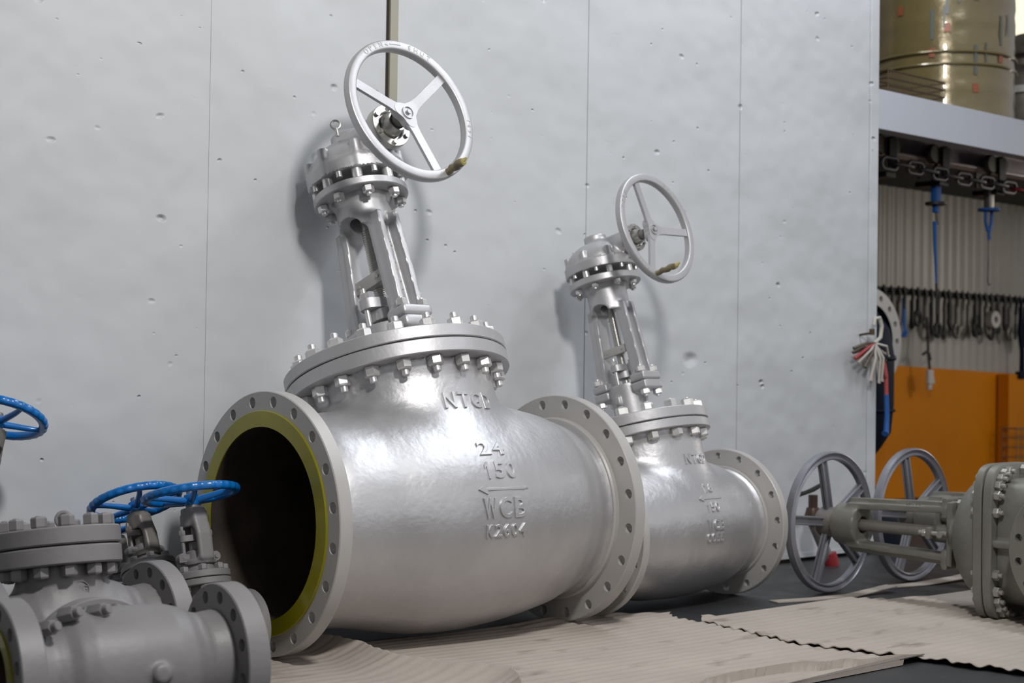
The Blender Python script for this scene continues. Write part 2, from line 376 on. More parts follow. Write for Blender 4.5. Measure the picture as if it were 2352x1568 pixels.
# ------------------------------------------------------------------ big gear operated gate valves
def gear_valve(P, rt):
    Li, t = P['Li'], P['tf']; Lo = Li + t
    Rf, bc, N, rh, rb = P['Rf'], P['bc'], P['N'], P['rh'], P['rb']
    k = P['k']                                        # size relative to the 24 inch valve
    xs = np.array(P['prof'])[:, 0]; rs = np.array(P['prof'])[:, 1]
    # smooth the profile with a dense table
    tx = np.linspace(xs[0], xs[-1], 400); tr = np.interp(tx, xs, rs)
    ker = np.hanning(23); ker /= ker.sum(); tr = np.convolve(np.pad(tr, 11, mode='edge'), ker, 'valid')
    zl = P['bon'][0]
    def body(x, y, z):
        r = np.sqrt(y * y + z * z); d = (r - np.interp(x, tx, tr)) * .97
        d = np.maximum(d, np.abs(x) - Li - .003)
        rn = np.sqrt(x * x + y * y * 1.0)
        n = np.maximum(rn - P['Rn'] - np.maximum(z - (zl - .055 * k), 0) * .25, np.maximum(z - zl - .002, .1 - z))
        d = smin(d, n, .055 * k)
        return d
    mb = MB(); B = Li + .01
    mb.sdf(body, (-B, -P['Rmax'] - .01, -P['Rmax'] - .01), (B, P['Rmax'] + .01, zl + .01), .0135 * k); open_ends(mb, Li + .001)
    build('body', mb, 'cast', rt, 60)
    for s in (-1, 1):
        mb = MB()
        T = AXX if s > 0 else AXX @ Matrix.Rotation(PI, 4, 'X')
        flange_plate(mb, rb + .0015, Rf, bc, N, rh, Li, Lo, (PI / N) * 1.0 if s > 0 else PI / N, T)
        re = P['prof'][-1][1]; mb.lathe([(re - .02, Li - .020 * k), (re + .001, Li - .020 * k), (re + .006 * k, Li - .014 * k), (re + .007 * k, Li + .001), (re - .02, Li + .001)], 96, T)
        fo = build('end_flange', mb, 'flange', rt, 35)
        mb = MB(); mb.lathe([(rb + .001, Lo), (P['rrf'], Lo), (P['rrf'], Lo + .0055), (P['rrf'] - .0015, Lo + .007), (rb + .002, Lo + .007)], 96, T, closed=True)
        o = build('raised_face', mb, 'yellow', fo, 35, loc=(0, 0, 0)); o['label'] = 'ring coated in olive yellow varnish around the bore'
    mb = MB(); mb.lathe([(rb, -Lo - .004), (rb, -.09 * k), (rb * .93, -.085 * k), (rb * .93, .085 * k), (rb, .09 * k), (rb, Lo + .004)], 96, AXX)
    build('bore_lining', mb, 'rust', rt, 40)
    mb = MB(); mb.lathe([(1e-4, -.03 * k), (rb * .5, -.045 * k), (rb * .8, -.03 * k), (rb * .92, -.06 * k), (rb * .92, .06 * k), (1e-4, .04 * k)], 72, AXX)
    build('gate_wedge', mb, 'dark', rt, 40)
    # bonnet flanges
    b0, b1, b2, b3 = P['bon']; Rb = P['Rbon']
    mb = MB(); mb.disc(Rb, b0, b1, 128, bev=.003); build('body_flange', mb, 'cast2', rt, 35)
    mb = MB(); mb.disc(Rb - .012, b1, b2, 96); build('gasket', mb, P['gasket'], rt, 35)
    mb = MB(); mb.disc(Rb, b2, b3, 128, bev=.003)
    f0, f1, f2 = P['foot']; fx, fhx, fhy = P['pad']
    def bonnet(x, y, z):
        x, y = y, x
        r = np.sqrt(x * x + y * y)
        d = scyl(r, z, .105 * k + np.maximum(b3 + .03 * k - z, 0) * .9, b3 - .004, f1 + .012 * k)
        arm = sbox(x, y, z - (f0 + f1) / 2, fx + fhx, fhy * .8, (f1 - f0) / 2, .012 * k)
        pad = sbox(np.abs(x) - fx, y, z - (f0 + f1) / 2, fhx, fhy, (f1 - f0) / 2, .010 * k)
        d = smin(smin(d, arm, .012 * k), pad, .008 * k)
        rib = sbox(x, y, z - (b3 + f0) / 2, fx * .9, .014 * k, (f0 - b3) / 2 + .012, .004)
        d = smin(d, rib, .02 * k)
        lug = sbox(x, np.abs(y) - .088 * k, z - (f0 - .028 * k), .020 * k, .034 * k, .026 * k, .012 * k)
        d = smin(d, lug, .01 * k)
        return np.maximum(d, .055 * k - r - np.where(z > f1 - .03 * k, 0, 1))
    mb.sdf(bonnet, (-fhy - .06 * k, -fx - fhx - .01, b3 - .01), (fhy + .06 * k, fx + fhx + .01, f1 + .03), .0075 * k)
    build('bonnet', mb, 'cast2', rt, 40)
    ns = P['Nb']; st = stud_mesh('stud_bolt', .026 * P['kb'], .046 * P['kb'], b0, b3, .034 * P['kb'], P['ext'], 'bright')
    for i in range(ns):
        a = P['bph'] + 2 * PI * i / ns
        place('stud_bolt', st, rt, Tr(P['bcb'] * math.cos(a), P['bcb'] * math.sin(a), 0) @ Rz(random.random() * 2))
    # yoke
    y1, g0, g1 = P['neck'], P['yf'][0], P['yf'][1]; lt, lb = P['legs']
    def yoke(X, Y, z):
        x, y = Y, X                                       # legs stand in front of and behind the stem
        r = np.sqrt(x * x + y * y)
        flare = np.maximum(z - (g0 - .03 * k), 0) * .4
        hub = np.maximum(r - P['rneck'] - flare, np.maximum(y1 - z, z - g0 - .002))
        zz = np.clip((z - f1) / (y1 + .02 - f1), 0, 1.15); cx = lb + (lt - lb) * zz
        u = np.abs(x) - cx; zc = (f1 + y1 + .03 * k) / 2; hz = (y1 + .03 * k - f1) / 2
        base = sbox(u + .012 * k, y, z - zc, .012 * k, (.055 - .004 * zz) * k, hz, .006 * k)
        rib = sbox(u - .018 * k, np.abs(y) - (.040 - .004 * zz) * k, z - zc, .026 * k, .0125 * k, hz, .006 * k)
        leg = smin(base, rib, .010 * k)
        d = smin(hub, leg, .022 * k)
        pad = sbox(np.abs(x) - fx, y, z - (f1 + f2) / 2 - .001, fhx, fhy, (f2 - f1) / 2 - .001, .012 * k)
        d = smin(d, pad, .010 * k)
        arch = np.sqrt(x ** 2 + np.maximum(z - y1, 0) ** 2 * 2.2)
        win = np.maximum(arch - .060 * k, z - y1 - .05 * k)
        return smax(np.maximum(d, .056 * k - r), -win, .006 * k)
    mb = MB(); Wx = fx + fhx + .02
    mb.sdf(yoke, (-fhy - .05 * k, -Wx, f1), (fhy + .05 * k, Wx, g0 + .004), .0062 * k)
    mb.disc(P['Ryf'], g0, g1, 72, bev=.003, r=.05 * k)
    yk = build('yoke', mb, 'cast2', rt, 40)
    if P.get('ytext'):
        zc = (f1 + y1) / 2 + .02; cxm = (lb + lt) / 2; mb = MB(); ang = math.atan2(lb - lt, y1 - f1)
        v, f = text_line(P['ytext'], .030 * k, .20 * k, .003)
        T = Matrix.Translation((.0, -cxm - .0005, zc)) @ Matrix.Rotation(-ang, 4, 'X') @ Matrix(((0, 1, 0, 0), (0, 0, -1, 0), (-1, 0, 0, 0), (0, 0, 0, 1)))
        mb.add(v, f, T); build('cast_marking', mb, 'bright', yk, 30, loc=(0, 0, 0))
    fb = stud_mesh('foot_bolt', .018 * P['kb'], .034 * P['kb'], f0, f2, .024 * P['kb'], .008, 'bright')
    for sx in (-1, 1):
        for sy in (-1, 1):
            place('foot_bolt', fb, rt, Tr(sy * fhy * .70, sx * (fx + fhx * .42), 0))
    mb = MB(); mb.rod((0, 0, b3), (0, 0, g0), .021 * k, 20)
    for i in range(40):
        z = f2 + .02 * k + i * (y1 - f2) / 42
        mb.lathe([(.021 * k, z), (.0225 * k, z + .002 * k), (.0225 * k, z + .004 * k), (.021 * k, z + .006 * k)], 20)
    build('stem', mb, 'bearing', rt, 40)
    gz = P['gland']; mb = MB(); ga = P['ganga']
    T = Rz(ga)
    pl = []
    for i in range(36):
        a = 2 * PI * i / 36; c, q = math.cos(a), math.sin(a)
        pl.append((.092 * k * abs(c) ** .8 * (1 if c >= 0 else -1), .042 * k * abs(q) ** .8 * (1 if q >= 0 else -1)))
    mb.prism(pl, gz - .018 * k, gz + .018 * k, T); mb.disc(.05 * k, gz - .06 * k, gz - .018 * k, 32); build('gland_flange', mb, 'cast2', rt, 40)
    mb = MB(); mb.rod((0, 0, f0 - .01 * k), (0, 0, gz + .058 * k), .010 * k, 14); mb.hexa(.030 * k, gz + .018 * k, gz + .042 * k)
    ge = mesh_only('gland_bolt', mb, 'bright', 30)
    for s in (-1, 1): place('gland_bolt', ge, rt, T @ Tr(s * .074 * k, 0, 0))
    mb = MB(); mb.box((-.034 * k, 0, P['bar']), (.016 * k, .19 * k, .046 * k), bev=.003); mb.box((-.012 * k, 0, P['bar']), (.045 * k, .06 * k, .046 * k), bev=.003)
    for q in (-1, 1): mb.rod((-.046 * k, q * .055 * k, P['bar']), (-.0415 * k, q * .055 * k, P['bar']), .006 * k, 6)
    build('guide_bar', mb, 'flange', rt, 35)
    # gearbox
    d0, d1, dt, ct = P['dome']; Rd = P['Rd']; hs = P['shaft']
    def dome(x, y, z):
        r = np.sqrt(x * x + y * y)
        zz = np.clip((z - d1) / (dt - d1), 0, 1.2)
        Rz_ = Rd * .93 * np.sqrt(np.maximum(1 - zz ** 2 * .80, .02))
        d = np.maximum((r - Rz_) * .8, np.maximum(d0 - z, z - dt))
        d = smin(d, scyl(r, z, .066 * k, dt - .03, ct, .008 * k), .02 * k)
        d = smin(d, scyl(r, z, Rd, d0, d1 + .002), .006 * k)
        d = np.minimum(d, scyl(r, z, Rd - .004, d1 - .004, d1 + .012 * k))
        a = np.arctan2(y, x); sec = 2 * PI / 8; a = (a + .2 + sec * 8) % sec - sec / 2
        bx, by = r * np.cos(a) - Rd * .89, r * np.sin(a)
        boss = scyl(np.sqrt(bx * bx + by * by), z, .020 * k, d0, d1 + .062 * k, .006 * k)
        d = smin(d, boss, .008 * k)
        q = np.sqrt(x * x + (z - hs) ** 2)
        arm = np.maximum(q - .060 * k - np.clip(.14 * k + y, 0, .2) * .12, np.maximum(y, -P['arm'] - y))
        d = smin(d, arm, .018 * k)
        rib = np.maximum(sbox(x, y + P['arm'] * .6, z - hs + .05 * k, .012 * k, P['arm'] * .4, .05 * k, .004), -d)
        d = smin(d, rib, .008 * k)
        sh = sbox(x, y + P['arm'] * .45, z - (hs + .035 * k), .045 * k, P['arm'] * .5, .018 * k, .01 * k)
        return smin(d, sh, .02 * k)
    mb = MB(); mb.sdf(dome, (-Rd - .01, -P['arm'] - .03, d0 - .005), (Rd + .01, Rd + .01, max(ct, hs + .08 * k) + .005), .0065 * k)
    gb = build('gearbox_housing', mb, 'cast2', rt, 40)
    for i in range(8):                                    # stand-offs and bolts between yoke flange and gearbox
        a = 2 * PI * i / 8 + .12
        if i == 0:
            mb = MB(); mb.rod((0, 0, g1), (0, 0, d0), .019 * k, 20); sp = mesh_only('spacer', mb, 'bright', 35)
            mb = MB(); mb.rod((0, 0, d0 - .022 * k), (0, 0, d0), .011 * k, 16); s2 = mesh_only('gearbox_bolt', mb, 'bright', 35)
            mb = MB(); mb.hexa(.036 * k, g0 - .026 * k, g0); mb.rod((0, 0, g0 - .034 * k), (0, 0, g0), .010 * k, 14); s3 = mesh_only('flange_bolt', mb, 'bright', 30)
        place('spacer', sp, rt, Tr(Rd * .84 * math.cos(a), Rd * .84 * math.sin(a), 0))
        place('gearbox_bolt', s2, rt, Tr(Rd * .91 * math.cos(a + .39), Rd * .91 * math.sin(a + .39), 0))
        place('flange_bolt', s3, rt, Tr(P['Ryf'] * .82 * math.cos(a + .2), P['Ryf'] * .82 * math.sin(a + .2), 0) @ Rz(.5 * i))
    if P.get('eye'):
        ex, ey, ez = P['eye']; mb = MB(); mb.rod((ex, ey, ez - .045), (ex, ey, ez - .014), .0065, 12)
        mb.tube([(ex + .0165 * math.cos(a) * .78, ey - .0165 * math.cos(a) * .62, ez + .0165 * math.sin(a)) for a in np.linspace(0, 2 * PI, 24, False)], .0042, 8, True)
        build('eyebolt', mb, 'bearing', rt, 40)
    A = P['arm']
    mb = MB(); T = Tr(0, -A, hs) @ AXY
    mb.lathe([(1e-4, -.002), (.078 * k, -.002), (.080 * k, .002), (.080 * k, .034 * k), (.078 * k, .037 * k), (.055 * k, .037 * k), (.052 * k, .034 * k), (.050 * k, .020 * k), (.030 * k, .020 * k), (.030 * k, .014 * k), (1e-4, .014 * k)], 56, T)
    mb.lathe([(.046 * k, .014 * k), (.043 * k, .05 * k), (.036 * k, .072 * k), (.030 * k, .072 * k), (.029 * k, .05 * k), (.029 * k, .0)], 48, T)
    ic = build('input_cover', mb, 'bearing', rt, 35)
    mb = MB(); mb.rod((0, 0, 0), (0, 0, .010 * k), .0085 * k, 14); mb.rod((0, 0, .0101 * k), (0, 0, .0102 * k), .005 * k, 6)
    sc = mesh_only('cap_screw', mb, 'bearing', 30)
    for i in range(6):
        a = 2 * PI * i / 6 + .5
        o = D.objects.new('cap_screw', sc); COL.objects.link(o); o.parent = ic
        o.matrix_local = T @ Tr(.066 * k * math.cos(a), .066 * k * math.sin(a), .036 * k)
    mb = MB(); mb.rod((0, 0, -.02), (0, 0, P['wd'] - A - .01), .0255 * k, 28, T=None) if False else mb.lathe([(1e-4, 0), (.0255 * k, 0), (.0255 * k, P['wd'] - A - .012), (1e-4, P['wd'] - A - .012)], 28, T)
    build('input_shaft', mb, 'primer2', rt, 35)
    # handwheel (plane perpendicular to y at y=-wd)
    Rw, wd = P['Rw'], P['wd']; mb = MB(); T = Tr(0, -wd, hs) @ AXY
    w = .036 * P['kw']; th = .034 * P['kw']; prof = []
    for i in range(20):
        a = 2 * PI * i / 20; c, q = math.cos(a), math.sin(a)
        prof.append((Rw - w / 2 + w / 2 * abs(c) ** .40 * (1 if c >= 0 else -1), th / 2 * abs(q) ** .42 * (1 if q >= 0 else -1) - (.004 if abs(q) > .8 else 0) * 0))
    mb.lathe(prof, 144, T, closed=True)
    hw = build('handwheel', mb, 'cast2', rt, 35)
    zh = -.020 * P['kw']
    for a in P['spokes']:
        mb = MB(); c, s = math.cos(a), math.sin(a); wv = .017 * P['kw']
        r0, r1 = .01, Rw - w * .75; n = 10; v = []; f = []
        for i in range(n + 1):
            u = i / n; r = r0 + (r1 - r0) * u; ww = wv * (1 + .55 * max(0, 1 - u * 4.)); z = zh + (0 - zh) * max(0, (u - .15) / .85)
            for (q, dz) in ((-1, -.006), (1, -.006), (1, .006), (-1, .006)):
                v.append((r * c - q * ww * s, r * s + q * ww * c, z + dz))
        for i in range(n):
            for j in range(4): f.append((i * 4 + j, i * 4 + (j + 1) % 4, i * 4 + 4 + (j + 1) % 4, i * 4 + 4 + j))
        f += [(3, 2, 1, 0), (n * 4, n * 4 + 1, n * 4 + 2, n * 4 + 3)]
        mb.add(v, f, T); build('spoke', mb, 'cast2', hw, 35, loc=(0, 0, 0))
    mb = MB()
    pl = []
    for i in range(72):
        a = 2 * PI * i / 72; m_ = max(math.cos(min(abs((a - s + PI) % (2 * PI) - PI), 1.047) * 1.5) for s in P['spokes'])
        rr = (.034 + .022 * m_ ** 2) * P['kw']; pl.append((rr * math.cos(a), rr * math.sin(a)))
    mb.prism(pl, zh - .02, zh + .0085, T)
    mb.lathe([(.024 * P['kw'], zh + .008), (.024 * P['kw'], zh + .013), (.020 * P['kw'], zh + .013), (.020 * P['kw'], zh + .009)], 36, T)
    mb.lathe([(1e-4, zh + .012), (.009, zh + .012), (.009, zh + .018), (1e-4, zh + .018)], 6, T)
    build('hub', mb, 'cast2', hw, 35, loc=(0, 0, 0))
    # engraved/cast words on the rim
    mb = MB()
    for txt, a_mid, step, sz in P['rimtext']:
        n = len(txt)
        for i, ch in enumerate(txt):
            if ch == ' ': continue
            a = a_mid - (i - (n - 1) / 2) * step
            if ch == '<':
                v, f = [(-.012, 0, 0), (0, .006, 0), (0, -.006, 0), (-.012, 0, .002), (0, .006, .002), (0, -.006, .002)], [(3, 5, 4), (0, 1, 4, 3), (1, 2, 5, 4), (2, 0, 3, 5)]
            elif ch == '-':
                v, f = [], []; m2 = MB(); m2.box((0, 0, .001), (.026 * P['kw'], .003, .002)); v, f = m2.v, m2.f
            else: v, f = text_mesh(ch, sz, .0012)
            mb.add(v, f, T @ Rz(a - PI / 2) @ Tr(0, Rw - w / 2, th / 2 - .0004))
    if P['rimtext']: build('cast_marking', mb, 'flange', hw, 30, loc=(0, 0, 0))
    ha = P['handle']; rr = Rw - w / 2; hx, hy = rr * math.cos(ha), rr * math.sin(ha)
    mb = MB(); Lh = P['hl']
    pts = [(hx + .002 * math.sin(i * 1.7), hy + .002 * math.cos(i * 2.1), th * .3 + Lh * i / 8) for i in range(9)]
    mb.tube(pts, [.012 * P['kh'], .0135 * P['kh'], .0125 * P['kh'], .0145 * P['kh'], .0135 * P['kh'], .0155 * P['kh'], .0145 * P['kh'], .0155 * P['kh'], .0135 * P['kh']], 12, T=T)
    h = build('crank_handle', mb, 'tape', hw, 50, loc=(0, 0, 0)); h['label'] = 'crank handle wrapped in brown tape'
    mb = MB(); mb.tube([pts[-1], (hx, hy, th * .3 + Lh + .008)], [.0142 * P['kh'], .009 * P['kh']], 9, T=T)
    mb.tube([(hx, hy, th * .3 + Lh + .004), (hx + .004, hy + .006, th * .3 + Lh + .02)], [.010, .003], 6, T=T)
    build('crank_handle_end', mb, 'tapeend', hw, 50, loc=(0, 0, 0))
    # raised lettering on barrel and neck
    def on_surface(dirfn, v, w):
        lo = np.full(len(v), .12 * k); hi = np.full(len(v), .60 * k)
        for _ in range(26):
            mid = (lo + hi) / 2; p = dirfn(mid); ins = body(*p) < 0
            lo = np.where(ins, mid, lo); hi = np.where(ins, hi, mid)
        return dirfn(lo + w)
    for txt, x0, phi, size, sp in P['text']:
        mb = MB()
        if txt == '<-':
            m2 = MB(); l = size * 1.0
            m2.box((.02 * sp, 0, 0), (.78 * sp, .010 * k, .010), bev=.002); m2.box((.43 * sp, -.0015 * k, 0), (.10 * sp, .007 * k, .010), T=Rz(.03), bev=.0015); m2.prism([(-.34 * sp, -.017 * k), (-.34 * sp, .017 * k), (-.50 * sp, 0)], -.005, .005)
            bmv = m2.v; v, f = bmv, m2.f
        else: v, f = text_line(txt, size, sp, .0048, .0008)
        v = np.array(v); Rr = .385 * k
        al = R_(phi) - v[:, 1] / Rr                      # positive = below the bore's side line
        X_ = x0 + v[:, 0]
        fn = lambda r: (X_, -r * np.cos(al), -r * np.sin(al))
        p = on_surface(fn, v, v[:, 2])
        mb.add(np.stack(p, 1).tolist(), f); build('cast_lettering', mb, 'cast', rt, 30)
    for txt, az, h0, size, sp in P['necktext']:
        mb = MB()
        v, f = text_line(txt, size, sp, .0048, .0008); v = np.array(v)
        al = R_(az) + v[:, 0] / P['Rn']
        Z_ = h0 + v[:, 1]
        fn = lambda r: (r * np.sin(al), -r * np.cos(al), Z_)
        p = on_surface(fn, v, v[:, 2])
        mb.add(np.stack(p, 1).tolist(), f); build('cast_lettering', mb, 'cast', rt, 30)

def vnorm(v): return Vector(v).normalized()
X1 = vnorm((.99970943, .02181982, -.01024486)); S1 = vnorm((.00198777, .34893608, .93714442)); B1 = vnorm((.02402313, -.93689247, .34879131))
C1 = (.02399, .00052, .40625)
Y1 = (-B1)
k1 = 1.0
P1 = dict(k=1., kb=1., kw=1., kh=1., Li=.5965, tf=.048, Rf=.4065, bc=.3747, N=20, rh=.0175, rb=.294, rrf=.346, Rmax=.392, Rn=.316,
          prof=[(-.62, .318), (-.565, .316), (-.545, .325), (-.50, .333), (-.357, .345), (-.24, .367), (-.12, .385), (0, .391), (.10, .388), (.22, .378), (.32, .364), (.41, .347), (.462, .336), (.485, .322), (.525, .318), (.545, .304), (.568, .304), (.572, .318), (.62, .320)],
          bon=(.445, .493, .497, .540), Rbon=.386, gasket='gasket', Nb=20, bcb=.340, bph=R_(1.), ext=.021,
          foot=(.612, .652, .692), pad=(.132, .050, .064), neck=1.035, yf=(1.152, 1.180), Ryf=.170, rneck=.098, legs=(.085, .118),
          gland=.752, ganga=0., bar=.842, dome=(1.217, 1.262, 1.372, 1.412), Rd=.178, shaft=1.337, arm=.205, wd=.352, Rw=.266,
          eye=(-.085, -.045, 1.425), spokes=[R_(161.5), R_(41), R_(-74)], handle=R_(-67), hl=.088,
          rimtext=[('OPEN', R_(119), R_(6.2), .026), ('<--', R_(97), R_(5.4), .02), ('SHUT', R_(70), R_(6.4), .026), ('1691', R_(-10), R_(5.), .022)],
          text=[('24', .008, -16.8, .050, .108), ('150', .012, -5.2, .056, .142), ('<-', .018, 3.9, .1, .215), ('WCB', .013, 12.8, .064, .180), ('K2604', .016, 23.3, .040, .168)],
          necktext=[('NTGD', 3., .297, .056, .205)], ytext='K26041')
v1 = root('gate_valve', C1, (X1, Y1, S1), (C1[0], C1[1], 0.), 'largest silver gate valve, cast 24 150 WCB, leaning back on the white wall', 'valve', 'gear operated gate valves')
gear_valve(P1, v1)

yaw2 = R_(6.009); l2 = R_(16.5)
X2 = Vector((math.cos(yaw2), math.sin(yaw2), 0)); aw = Vector((-math.sin(yaw2), math.cos(yaw2), 0))
S2 = Vector((0, 0, 1)) * math.cos(l2) + aw * math.sin(l2); Y2 = S2.cross(X2)
C2 = (1.24276, .08812, .2850)
k2 = .70
P2 = dict(k=.70, kb=.92, kw=.86, kh=.82, Li=.430, tf=.0365, Rf=.2985, bc=.270, N=16, rh=.0142, rb=.194, rrf=.235, Rmax=.276, Rn=.240,
          prof=[(-.45, .228), (-.40, .228), (-.36, .236), (-.26, .252), (-.15, .268), (0, .275), (.10, .273), (.20, .264), (.27, .254), (.315, .243), (.335, .228), (.365, .222), (.385, .212), (.405, .212), (.41, .224), (.45, .226)],
          bon=(.344, .380, .384, .425), Rbon=.287, gasket='green', Nb=16, bcb=.252, bph=R_(6.), ext=.004,
          foot=(.535, .570, .605), pad=(.098, .036, .055), neck=.884, yf=(.992, 1.020), Ryf=.146, rneck=.082, legs=(.066, .088),
          gland=.648, ganga=0., bar=.722, dome=(1.050, 1.086, 1.172, 1.208), Rd=.150, shaft=1.137, arm=.18, wd=.305, Rw=.226,
          spokes=[R_(109), R_(-1), R_(-115)], handle=R_(-112), hl=.10,
          rimtext=[('OPEN', R_(150), R_(6.), .02), ('SHUT', R_(52), R_(6.), .02), ('91691', R_(-135), R_(5), .018)],
          text=[('16', .016, -21., .036, .062), ('<-', .014, -12.4, .07, .146), ('150', .006, -5., .038, .085), ('WCB', .008, 9.2, .040, .100), ('0055', .003, 19.4, .034, .105)],
          necktext=[('NTGD', 5., .222, .040, .140)])
v2 = root('gate_valve', C2, (X2, Y2, S2), (C2[0], C2[1], -.0135), 'silver gate valve cast 16 150 WCB, behind the right flange of the largest valve', 'valve', 'gear operated gate valves')
gear_valve(P2, v2)

# ------------------------------------------------------------------ grey check valves in front
def check_valve(P, rt):
    s = P['s']; Li, t, Rf = .236 * s, .058 * s, .184 * s
    zc = P['zc']
    def body(x, y, z):
        r = np.sqrt(y * y + z * z); u = np.abs(x) / s
        Rx = np.interp(u, [0, .10, .135, .16, .19, .24], np.array([.148, .145, .136, .122, .116, .122]) * s)
        d = np.maximum((r - Rx) * .9, np.abs(x) - Li - .002)
        rn = np.sqrt((x - P.get('cx', 0)) ** 2 + y * y)
        d = smin(d, np.maximum(rn - P['rn'], np.maximum(z - zc[0] - .002, .02 - z)), .035 * s)
        b = np.sqrt((x - .036) ** 2 + (y - .005) ** 2)
        d = smin(d, np.maximum(b - .022 * s, np.maximum(z, -.160 * s - z)), .012)
        return d
    mb = MB(); q = .16 * s; mb.sdf(body, (-Li - .01, -.18 * s, -q - .02), (Li + .01, .18 * s, zc[0] + .01), .0075); open_ends(mb, Li + .001)
    build('body', mb, 'primer', rt, 60)
    for sg in (-1, 1):
        T = AXX if sg > 0 else AXX @ Matrix.Rotation(PI, 4, 'X')
        mb = MB(); flange_plate(mb, .101 * s, Rf, .1537 * s, 12, .0155 * s, Li, Li + t, PI / 12, T)
        fo = build('end_flange', mb, 'primer', rt, 35)
        mb = MB(); mb.lathe([(.1008 * s, Li + t), (.128 * s, Li + t), (.128 * s, Li + t + .006), (.1008 * s, Li + t + .006)], 64, T, closed=True)
        o = build('raised_face', mb, 'yellow', fo, 35, loc=(0, 0, 0)); o['label'] = 'ring coated in olive yellow varnish around the bore'
    mb = MB(); mb.lathe([(.1005 * s, -Li - t - .003), (.1005 * s, Li + t + .003)], 64, AXX); build('bore_lining', mb, 'rust', rt, 40)
    Rc = P['Rc']; z0, z1, z2, z3 = zc
    TC = Tr(P.get('cx', 0), 0, 0)
    mb = MB(); mb.disc(Rc, z0, z1, 96, TC, bev=.004); build('body_flange', mb, 'primer', rt, 35)
    mb = MB(); mb.disc(Rc - .008, z1, z2, 72, TC); build('gasket', mb, 'gasket', rt, 35)
    mb = MB(); mb.disc(Rc, z2, z3, 96, TC, bev=.004); build('cover', mb, 'primer', rt, 35)
    st = stud_mesh('stud_bolt', .020, .037, z0, z3, .030, P['ext'], 'primer')
    for i in range(P['Nc']):
        a = 2 * PI * (i + .5) / P['Nc']; place('stud_bolt', st, rt, TC @ Tr((Rc - .033) * math.cos(a), (Rc - .033) * math.sin(a), 0) @ Rz(i * .7))
    if P.get('eye'):
        mb = MB(); mb.rod((0, 0, z3), (0, 0, z3 + .02), .010, 12)
        mb.tube([(.020 * math.cos(a) * .9, -.020 * math.cos(a) * .4, z3 + .026 + .020 * math.sin(a)) for a in np.linspace(0, 2 * PI, 24, False)], .0055, 8, True)
        build('eyebolt', mb, 'primer', rt, 40)
    if P.get('logo'):
        az, h0 = P['logo']; mb = MB(); v, f = text_mesh('NG', .024, .003)
        pts = []
        for (x, y, z) in v:
            a = R_(az) + x / P['rn']; r = P['rn'] + z + .001; pts.append((r * math.sin(a), -r * math.cos(a), h0 + y))
        mb.add(pts, f)
        ring = []
        for i in range(28):
            a = 2 * PI * i / 28; b = R_(az) + .021 * math.cos(a) / P['rn']; ring.append(((P['rn'] + .002) * math.sin(b), -(P['rn'] + .002) * math.cos(b), h0 + .021 * math.sin(a)))
        mb.tube(ring, .0022, 6, True); build('cast_marking', mb, 'primer', rt, 40)
    if P.get('text'):
        mb = MB()
        for txt, x0, ph, sz in P['text']:
            v, f = text_mesh(txt, sz, .0025)
            pts = []
            for (x, y, z) in v:
                a = R_(ph) + y / .146; r = .147 * s + z; pts.append((x0 + x, r * math.cos(a), r * math.sin(a)))
            mb.add(pts, f)
        build('cast_marking', mb, 'primer', rt, 40)

def rolled(yaw, lean):
    ax = Vector((math.cos(yaw), math.sin(yaw), 0)); aw = Vector((-math.sin(yaw), math.cos(yaw), 0))
    S = Vector((0, 0, 1)) * math.cos(lean) + aw * math.sin(lean)
    return ax, S.cross(ax), S
fa = rolled(R_(-4.3), R_(96.5)); ca = Vector((-1.242, -.811, .184)) - fa[0] * .236
a_ = root('check_valve', ca, fa, (ca.x, ca.y, -.012), 'matte grey check valve in the lower left corner, its bare body lying between two flanges', 'valve', 'grey check valves')
check_valve(dict(s=1., zc=(.118, .150, .153, .185), rn=.115, Rc=.165, Nc=12, ext=.02, text=[('DN200', -.06, 171., .03), ('NTGD', .03, 163., .03)]), a_)
mb = MB()
for px, a in ((-.085, 44), (-.02, 58), (.055, 66)):          # plugs along the top of the body, facing the viewer
    ang = R_(a); c = Vector((px, .138 * math.cos(ang + R_(84)), .138 * math.sin(ang + R_(84))))
    d = Vector((.1, .25, -1)).normalized()
plug = MB(); plug.hexa(.033, -.034, .010); plug.rod((0, 0, .010), (0, 0, .026), .011, 18, bev=.002)
pm = mesh_only('plug', plug, 'primer', 30)
for px, up, out in ((-.205, .126, -.080), (-.140, .148, -.045), (-.070, .148, -.040)):
    # position given as height above the bore and distance towards the viewer (negative y in the world)
    w = ca + fa[0] * px + Vector((0, out, up)); zdir = Vector((.35, -.9, .25)).normalized()
    T = zdir.to_track_quat('Z', 'Y').to_matrix().to_4x4(); T.translation = w
    bpy.context.view_layer.update()
    o = D.objects.new('plug', pm); COL.objects.link(o); o.parent = a_; o.matrix_local = a_.matrix_world.inverted() @ T
fb_ = rolled(R_(1.5), R_(9.8)); cb = Vector((-1.111, -.212, .175)) - fb_[0] * .236 * .95
b_ = root('check_valve', cb, fb_, (cb.x, cb.y, -.012), 'matte grey check valve with a thick bolted round cover, behind the bare one', 'valve', 'grey check valves')
check_valve(dict(s=.95, zc=(.178, .226, .230, .277), rn=.112, Rc=.166, cx=-.022, Nc=12, ext=.003, eye=1, logo=(-9, .112)), b_)

